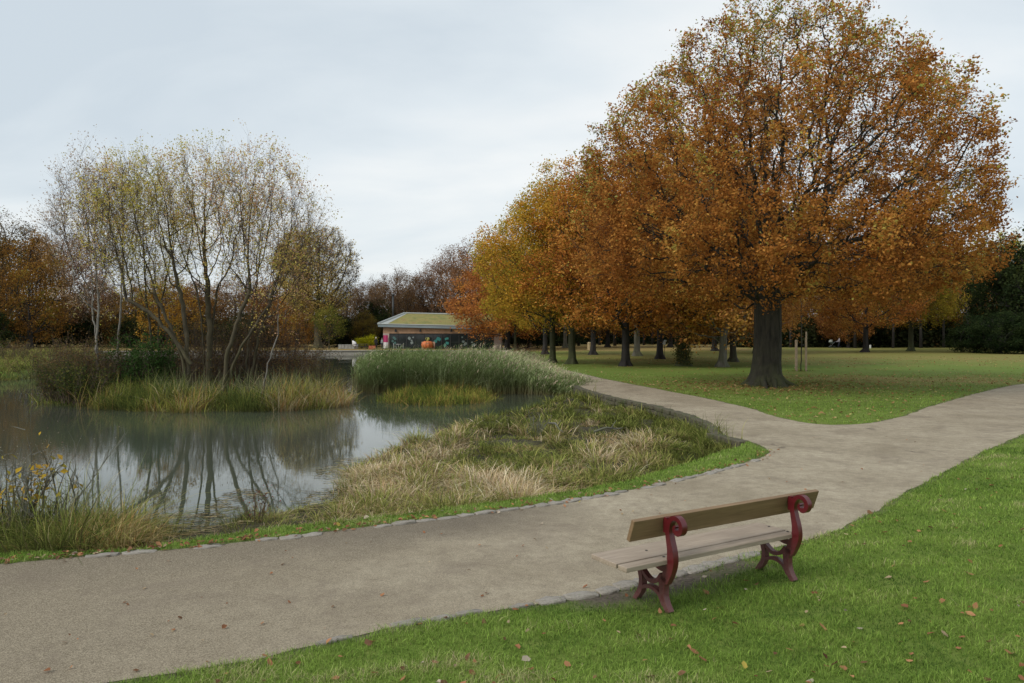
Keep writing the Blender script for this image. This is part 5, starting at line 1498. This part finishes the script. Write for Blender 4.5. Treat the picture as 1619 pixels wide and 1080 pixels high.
    def panel(nm, z0, z1, mat, y):
        m = MB(); n = 7; V = []
        for k in range(n):
            x = -.34 + .68 * k / (n - 1); yy = y + .04 * math.sin(k * 1.3)
            V += [(x, yy, z0), (x, yy, z1)]
        V += [(v[0], v[1] + .015, v[2]) for v in V]
        nn = 2 * n
        Fc = [(2 * k, 2 * k + 2, 2 * k + 3, 2 * k + 1) for k in range(n - 1)] + [(nn + 2 * k, nn + 2 * k + 1, nn + 2 * k + 3, nn + 2 * k + 2) for k in range(n - 1)]
        m.add(V, Fc); m.build(nm, mat, s)
    panel('upper_panel', 1.0, 2.05, PK_, 0); panel('lower_panel', .12, .995, WH, 0)
    m = MB(); m.tube([(-.38, .05, 0), (-.38, .05, 2.15)], .025, 6); m.tube([(-.38, .05, 2.1), (.36, .05, 2.1)], .02, 6); m.lathe([(.22, 0), (.2, .06), (.03, .1)], 12, (-.38, .05, 0)); m.build('pole', DARK, s)
    tag(s, 'magenta and white upright banner on the café left pier', 'banner')
    # pumpkin
    pk = empty('giant_pumpkin', (X(676, 113.4), 113.4, 0)); pk.scale = (.88, .88, .88)
    prof = [(.12, .0), (.7, .05), (1.0, .35), (1.08, .7), (.98, 1.05), (.62, 1.32), (.15, 1.36)]
    m = MB(); m.lathe(prof, 40, lobes=10, amp=.12); m.build('body', simple('pumpkin_skin', (.55, .15, .045), .6, nscale=3, var=.2), pk, smooth=True)
    m = MB(); m.tube([(0, 0, 1.3), (.05, 0, 1.6), (.18, .02, 1.95)], [.2, .14, .17], 8); m.build('stalk', simple('stalk_green', (.33, .33, .08), .8), pk, smooth=True)
    m = MB()
    for s_ in (-1, 1):
        m.tube([(s_ * .1, 0, 1.36), (s_ * .3, -.1, 1.75), (s_ * .15, -.1, 2.0)], [.03, .09, .02], 6)
    m.build('leaf', simple('leaf_green', (.3, .3, .06), .8), pk)
    m = MB(); m.box((0, 1.16, .62), (2.3, .06, 1.2)); m.build('back_board', simple('board_pink', (.48, .3, .22), .8, nscale=2), pk)
    tag(pk, 'giant orange pumpkin decoration before the café windows', 'pumpkin')
    # terrace furniture
    WF = simple('white_plastic', (.6, .62, .6), .5)
    def tableset(px, d, label):
        r = empty('cafe_table', (X(px, d), d, 0))
        m = MB(); m.lathe([(.42, .70), (.42, .74)], 18); m.build('table_top', WF, r)
        m = MB(); m.tube([(0, 0, .02), (0, 0, .7)], .03, 6); m.build('column', WF, r); m = MB(); m.lathe([(.26, 0), (.22, .03), (.04, .05)], 12); m.build('foot', WF, r)
        tag(r, label, 'table')
    def chair(px, d, rz, label):
        r = empty('cafe_chair', (X(px, d), d, 0), rz)
        m = MB(); m.box((0, 0, .45), (.42, .42, .03)); m.build('seat', WF, r, bevel=.01)
        m = MB(); m.box((0, .2, .72), (.4, .03, .3), M=Matrix.Rotation(-.15, 3, 'X')); m.tube([(-.18, .19, .45), (-.18, .21, .62)], .014, 5); m.tube([(.18, .19, .45), (.18, .21, .62)], .014, 5); m.build('backrest', WF, r)
        for a in (-1, 1):
            for b in (-1, 1):
                m = MB(); m.tube([(a * .18, b * .18, .44), (a * .21, b * .21, 0)], .014, 5); m.build('leg', WF, r)
        tag(r, label, 'chair')
    tableset(630, 113.2, 'round white café table outside the left windows'); chair(624.5, 113.2, PI / 2, 'white café chair left of the round table'); chair(635.5, 113.2, -PI / 2, 'white café chair right of the round table')
    # folded white parasol, orange planter, low wall of planters and yellow shrubs
    r = empty('folded_parasol', (X(560, 112.5), 112.5, 0)); m = MB()
    m.tube([(-.25, 0, 1.25), (0, 0, .9), (.45, 0, .1)], [.06, .32, .16], 9); m.build('canopy', WH, r, smooth=True); m = MB(); m.tube([(-.45, 0, 1.5), (.6, 0, .05)], .03, 6); m.build('pole', DARK, r)
    tag(r, 'folded white parasol leaning on the terrace edge', 'parasol')
    OR = simple('orange_box', (.42, .13, .06), .7, nscale=4)
    for i, (px, lab) in enumerate([(586, 'left orange planter box beside the standing figures'), (591, 'right orange planter box beside the standing figures')]):
        r = empty('planter_box', (X(px, 112.6), 112.6, 0)); m = MB()
        for s_ in (-1, 1): m.box((s_ * .24, 0, .25), (.03, .5, .5)); m.box((0, s_ * .235, .25), (.45, .03, .5))
        m.build('box', OR, r); m = MB(); m.box((0, 0, .42), (.44, .43, .05)); m.build('soil', DARK, r)
        tag(r, lab, 'planter', 'orange planter boxes')
    DT = simple('dark_table', (.06, .05, .045), .7)
    r = empty('picnic_table', (X(571, 112.6), 112.6, 0)); m = MB(); m.box((0, 0, .74), (2.2, .8, .05)); m.build('table_top', DT, r)
    for s_ in (-1, 1):
        m = MB(); m.box((0, s_ * .7, .44), (2.2, .28, .05)); m.build('seat', DT, r)
        m = MB(); m.tube([(s_ * .8, -.75, 0), (s_ * .8, 0, .72)], .05, 5); m.tube([(s_ * .8, .75, 0), (s_ * .8, 0, .72)], .05, 5); m.tube([(s_ * .8, -.7, .42), (s_ * .8, .7, .42)], .04, 5); m.build('leg', DT, r)
    tag(r, 'dark picnic table on the terrace left of the café', 'table')
    # low stone wall at the left terrace
    m = MB()
    for k in range(6): m.box((X(548, 114) - 1.0 + k * .5, 114, .3), (.46, .4, .6)); m.box((X(548, 114) - 1.0 + k * .5, 114, .64), (.48, .46, .07))
    o = m.build('low_wall', simple('pale_render', (.38, .37, .33), .9, nscale=2), bevel=.03); tag(o, 'low pale terrace wall left of the picnic table', 'wall')
cafe()
def yshrub(px, d, w, h, label, seed):
    rng = np.random.default_rng(seed); N = 1500; r = empty('yellow_shrub', (0, 0, 0))
    C = rng.normal(0, .42, (N, 3)) * (w, w * .7, h * .5) + (0, 0, h * .62); C[:, 2] = np.abs(C[:, 2])
    V, Q = leaf_geo(C, .17 * rng.uniform(.6, 1.4, N), rng); mk('foliage', V, quads=Q, mat=M_LEAF, parent=r, colr=np.repeat(palette(N, [(.42, .40, .02), (.55, .52, .03), (.28, .30, .03)], [.4, .4, .2], .12, rng), 4, 0))
    b = rng.normal(0, .2, (14, 2)); dd = np.c_[b * 2, np.ones(14)]; dd /= np.linalg.norm(dd, axis=1)[:, None]
    v, t, _ = twig_geo(np.c_[b, np.zeros(14)], dd, np.full(14, h), np.full(14, .02), 3, rng, .1, .1); mk('stems', v, tris=t, mat=M_BARKDARK, parent=r)
    x, y, _ = UD(px, d); r.location = (x, y, 0); tag(r, label, 'shrub')
yshrub(573, 116, 1.3, 1.6, 'bright yellow shrub behind the picnic table', 3)
yshrub(587, 116, 1.0, 1.9, 'bright yellow shrub beside the figure in black', 4)

# ================================================================== SAPLING WITH STAKES
def sapling():
    X, Y, _ = U(1266, 587)
    STK = simple('stake_wood', (.33, .25, .17), .85, nscale=5, var=.25)
    t = make_tree('sapling', [(3.0, .35), (3.6, .9), (4.6, 1.1), (5.6, .8), (6.4, .25)], .035, chains=[chain((0, 0, -.1), (.05, 0, 3.1), 12, (.02, 0, 0), 3, .006)], tropism=(0, 0, .2), D=.22, kill=.36, nattr=240, nleaf=1400, lsize=.10,
                  cols=[(.24, .09, .03), (.36, .16, .04), (.4, .22, .06)], wts=[.35, .35, .3], bark=M_BARK, seed=3, twigs=2, twigL=.3, twigr=.004, rtip=.006, flare=.2, butt=0, spread=.1)
    place(t, X, Y, 0, 0, 1, 'young staked sapling with thin pale stem right of the big oak', first=True)
    for (dx, dy, h, lab) in [(-.36, -.30, 1.95, 'front left wooden stake of the sapling guard'), (-.18, .35, 1.95, 'rear left wooden stake of the sapling guard'), (.22, -.32, 2.45, 'tallest pale wooden stake, in front right of the sapling'), (.42, .28, 2.1, 'rear right wooden stake of the sapling guard')]:
        m = MB(); m.tube([(0, 0, -.1), (0, 0, h - .06), (0, 0, h)], [.055, .052, .035], 8)
        o = m.build('wooden_stake', STK); o.location = (X + dx, Y + dy, 0); tag(o, lab, 'stake', 'stakes round the sapling')
    m = MB(); m.box((0, 0, 0), (.34, .06, .07), rz=-1.0); m.tube([(.08, -.14, 0), (-.1, .1, 0)], .035, 6)
    o = m.build('tree_tie', simple('rubber', (.02, .02, .02), .7)); o.location = (X + .13, Y - .17, 1.62); tag(o, 'black rubber tie holding the sapling to its tallest stake', 'tree tie')
    # longer grass at the foot
    rng = np.random.default_rng(2); C = np.c_[X + rng.normal(0, .38, 14), Y + rng.normal(0, .25, 14)]
    tussocks('stake_grass', C, 'long unmown grass around the sapling stakes', GREEN, [.3, .3, .3, .1], (.15, .3), 40, .1, .008, (.2, .9))
sapling()

# ================================================================== PEOPLE
SKIN = simple('skin', (.50, .30, .22), .6)
def person(x, y, rz, pose, top, bottom, hair, label, s=1.0, z=0):
    root = empty('person', (x, y, z), rz)
    J = {'pel': (0, 0, .95), 'sp': (0, .01, 1.15), 'ch': (0, 0, 1.36), 'nk': (0, 0, 1.50), 'h0': (0, .02, 1.58), 'h1': (0, .015, 1.68),
         'ls': (-.17, 0, 1.42), 'rs': (.17, 0, 1.42), 'le': (-.23, .03, 1.14), 're': (.23, .03, 1.14), 'lw': (-.22, .14, .92), 'rw': (.22, .14, .92), 'lh': (-.22, .17, .83), 'rh': (.22, .17, .83),
         'lp': (-.09, 0, .92), 'rp': (.09, 0, .92), 'lk': (-.10, .03, .50), 'rk': (.10, .03, .50), 'la': (-.10, 0, .09), 'ra': (.10, 0, .09), 'lt': (-.11, .17, .03), 'rt': (.11, .17, .03)}
    J.update(pose)
    names = list(J); idx = {k: i for i, k in enumerate(names)}
    E_ = [('pel', 'sp'), ('sp', 'ch'), ('ch', 'nk'), ('nk', 'h0'), ('h0', 'h1'), ('ch', 'ls'), ('ch', 'rs'), ('ls', 'le'), ('rs', 're'), ('le', 'lw'), ('re', 'rw'), ('lw', 'lh'), ('rw', 'rh'),
          ('pel', 'lp'), ('pel', 'rp'), ('lp', 'lk'), ('rp', 'rk'), ('lk', 'la'), ('rk', 'ra'), ('la', 'lt'), ('ra', 'rt')]
    Rr = {'pel': .14, 'sp': .13, 'ch': .15, 'nk': .055, 'h0': .085, 'h1': .095, 'ls': .07, 'rs': .07, 'le': .048, 're': .048, 'lw': .032, 'rw': .032, 'lh': .035, 'rh': .035, 'lp': .10, 'rp': .10, 'lk': .062, 'rk': .062, 'la': .045, 'ra': .045, 'lt': .035, 'rt': .035}
    me = bpy.data.meshes.new('body'); me.from_pydata([J[k] for k in names], [(idx[a], idx[b]) for a, b in E_], []); me.update()
    o = bpy.data.objects.new('body', me); col.objects.link(o); o.parent = root
    sk = o.modifiers.new('skin', 'SKIN')
    for i, k in enumerate(names):
        me.skin_vertices[0].data[i].radius = (Rr[k], Rr[k] * (.72 if k in ('pel', 'sp', 'ch') else 1))
    me.skin_vertices[0].data[0].use_root = True
    ss = o.modifiers.new('s', 'SUBSURF'); ss.levels = ss.render_levels = 2
    m, nt, out = newmat('person_surface')
    tc = N_(nt, 'ShaderNodeTexCoord').outputs['Object']; zz = N_(nt, 'ShaderNodeSeparateXYZ', {0: tc}).outputs[2]
    c = ramp(nt, N_(nt, 'ShaderNodeMath', {0: zz, 1: .5}, operation='MULTIPLY').outputs[0], [(0, (.02, .02, .02)), (.04, bottom), (.47, bottom), (.475, top), (.75, top), (.757, (.50, .30, .22))])
    c_node = c.node; c_node.color_ramp.interpolation = 'CONSTANT'
    p = N_(nt, 'ShaderNodeBsdfPrincipled', {'Base Color': c, 'Roughness': .85}); nt.links.new(p.outputs[0], out.inputs[0]); me.materials.append(m)
    hm = MB(); hx, hy, hz = J['h1']; hm.lathe([(.02, -.08), (.105, -.07), (.12, .0), (.10, .07), (.05, .11), (.01, .115)], 12, (hx, hy - .025, hz + .01)); hm.build('hair', simple('hair', hair, .8), root, smooth=True)
    root.scale = (s, s, s)
    tag(root, label, 'person')
    return root
x, y, _ = UD(594.5, 113)
person(x, y, PI, {}, (.012, .013, .018), (.015, .015, .02), (.55, .53, .5), 'person in black coat with white hair standing left of the café')
x, y, _ = UD(604, 113.3)
person(x, y, 2.4, {}, (.25, .27, .27), (.03, .03, .035), (.12, .09, .06), 'person in grey jacket standing beside the magenta banner', .93)
x, y, _ = UD(1327, 122)
person(x, y, PI / 2, {'lh': (-.2, .48, .98), 'rh': (.2, .48, .98), 'lw': (-.2, .40, 1.0), 'rw': (.2, .40, 1.0), 'le': (-.24, .16, 1.08), 're': (.24, .16, 1.08), 'lk': (-.1, .18, .52), 'la': (-.1, .22, .09), 'lt': (-.1, .38, .04), 'ra': (.1, -.3, .14), 'rt': (.1, -.16, .04), 'rk': (.1, -.02, .5)},
       (.40, .38, .42), (.03, .035, .06), (.10, .06, .04), 'person in pale lilac top pushing a pram through the far grove')
def pram(x, y):
    r = empty('pram', (x, y, 0), PI / 2); BK = simple('pram_fabric', (.03, .045, .04), .8); GM = simple('pram_metal', (.2, .2, .2), .4, .8)
    m = MB(); n = 10; V = []
    for k in range(n + 1):
        a = PI * k / n
        V += [(-.24, .15 - .4 * math.cos(a), .95 - .42 * math.sin(a) * .7), (.24, .15 - .4 * math.cos(a), .95 - .42 * math.sin(a) * .7)]
    m.add(V, [(2 * k, 2 * k + 1, 2 * k + 3, 2 * k + 2) for k in range(n)] + [tuple(range(0, 2 * n + 2, 2)), tuple(range(2 * n + 1, 0, -2))]); m.build('carrycot', BK, r)
    m = MB(); V = []
    for k in range(7):
        a = PI / 2 * k / 6
        V += [(-.25, .15 + .4 * math.sin(a + .0), .95 + .38 * math.cos(a)), (.25, .15 + .4 * math.sin(a), .95 + .38 * math.cos(a))]
    V += [(-.25, .15, .95), (.25, .15, .95)]
    m.add(V, [(2 * k, 2 * k + 1, 2 * k + 3, 2 * k + 2) for k in range(6)] + [(0, 2, 4, 6, 8, 10, 12, 14), (15, 13, 11, 9, 7, 5, 3, 1)]); m.build('hood', simple('pram_hood', (.35, .38, .36), .8), r)
    m = MB()
    for s_ in (-1, 1): m.tube([(s_ * .24, -.38, 1.02), (s_ * .25, .0, .75), (s_ * .25, .42, .2)], .014, 6); m.tube([(s_ * .25, .35, .7), (s_ * .25, -.22, .2)], .014, 6)
    m.tube([(-.24, -.38, 1.02), (.24, -.38, 1.02)], .018, 6); m.build('frame', GM, r)
    for (a, b) in ((-.27, .42), (.27, .42), (-.27, -.22), (.27, -.22)):
        m = MB(); m.tube([(a + .16 * 0, b + .15 * math.cos(t), .17 + .15 * math.sin(t)) for t in [2 * PI * k / 16 for k in range(17)]], .022, 6, cap=False); m.tube([(a - .02, b, .17), (a + .02, b, .17)], .04, 8); m.build('wheel', BK, r)
    tag(r, 'dark pram with a pale grey hood pushed by the walker in the far grove', 'pram')
x, y, _ = UD(1317, 122); pram(x - .05, y)
# bins, marker post
def bin_(px, d, h, w, c, label, name='litter_bin', cat='bin'):
    x, y, _ = UD(px, d); r = empty(name, (x, y, 0))
    m = MB(); m.lathe([(w * .42, 0), (w * .5, .03), (w * .5, h * .72), (w * .5, h * .8)], 16); m.build('body', simple('bin_body', c, .6, nscale=3), r)
    m = MB(); m.lathe([(w * .54, h * .8), (w * .54, h * .85), (w * .4, h * .97), (w * .1, h)], 16); m.build('lid', simple('bin_lid', tuple(q * .8 for q in c), .6), r)
    tag(r, label, cat)
bin_(931.5, 104, 1.15, .5, (.42, .33, .18), 'tan round litter bin between the slender grove trunks')
bin_(1376, 118, .55, .28, (.6, .62, .6), 'small white round bin right of the swollen-footed oak')
def marker():
    x, y, _ = UD(1050, 68); r = empty('tree_sign', (x - .05, y - .5, 0)); m = MB(); m.box((0, 0, 1.55), (.24, .02, .42), M=Matrix.Rotation(.35, 3, 'Y')); m.build('board', simple('white_board', (.72, .74, .76), .6), r, bevel=.004)
    m = MB(); m.tube([(0, .03, 0), (0, .03, 1.7)], .02, 6); m.build('post', M_BARKDARK, r); tag(r, 'small white notice tilted beside the leaning dark oak', 'sign')
marker()
# dead branches lying in the marsh
for i, (a, b, lab) in enumerate([((868, 676), (890, 690), 'bare grey branch lying in the marsh sedge, left one'), ((940, 690), (985, 684), 'bare grey branch lying in the marsh sedge, right one')]):
    p = Vector(U(*a, -.2)); q = Vector(U(*b, -.2)); mid = (p + q) / 2
    m = MB(); m.tube([p - mid, (p - mid) * .3 + Vector((.05, .05, .06)), (q - mid) * .5, q - mid], [.03, .026, .02, .012], 7); m.tube([Vector((0.05, 0, .03)), (q - mid) * .3 + Vector((.1, .2, .2))], [.014, .006], 5)
    o = m.build('fallen_branch', M_BARKPALE, smooth=True); o.location = mid + Vector((0, 0, .12)); tag(o, lab, 'branch', 'fallen branches in the marsh')
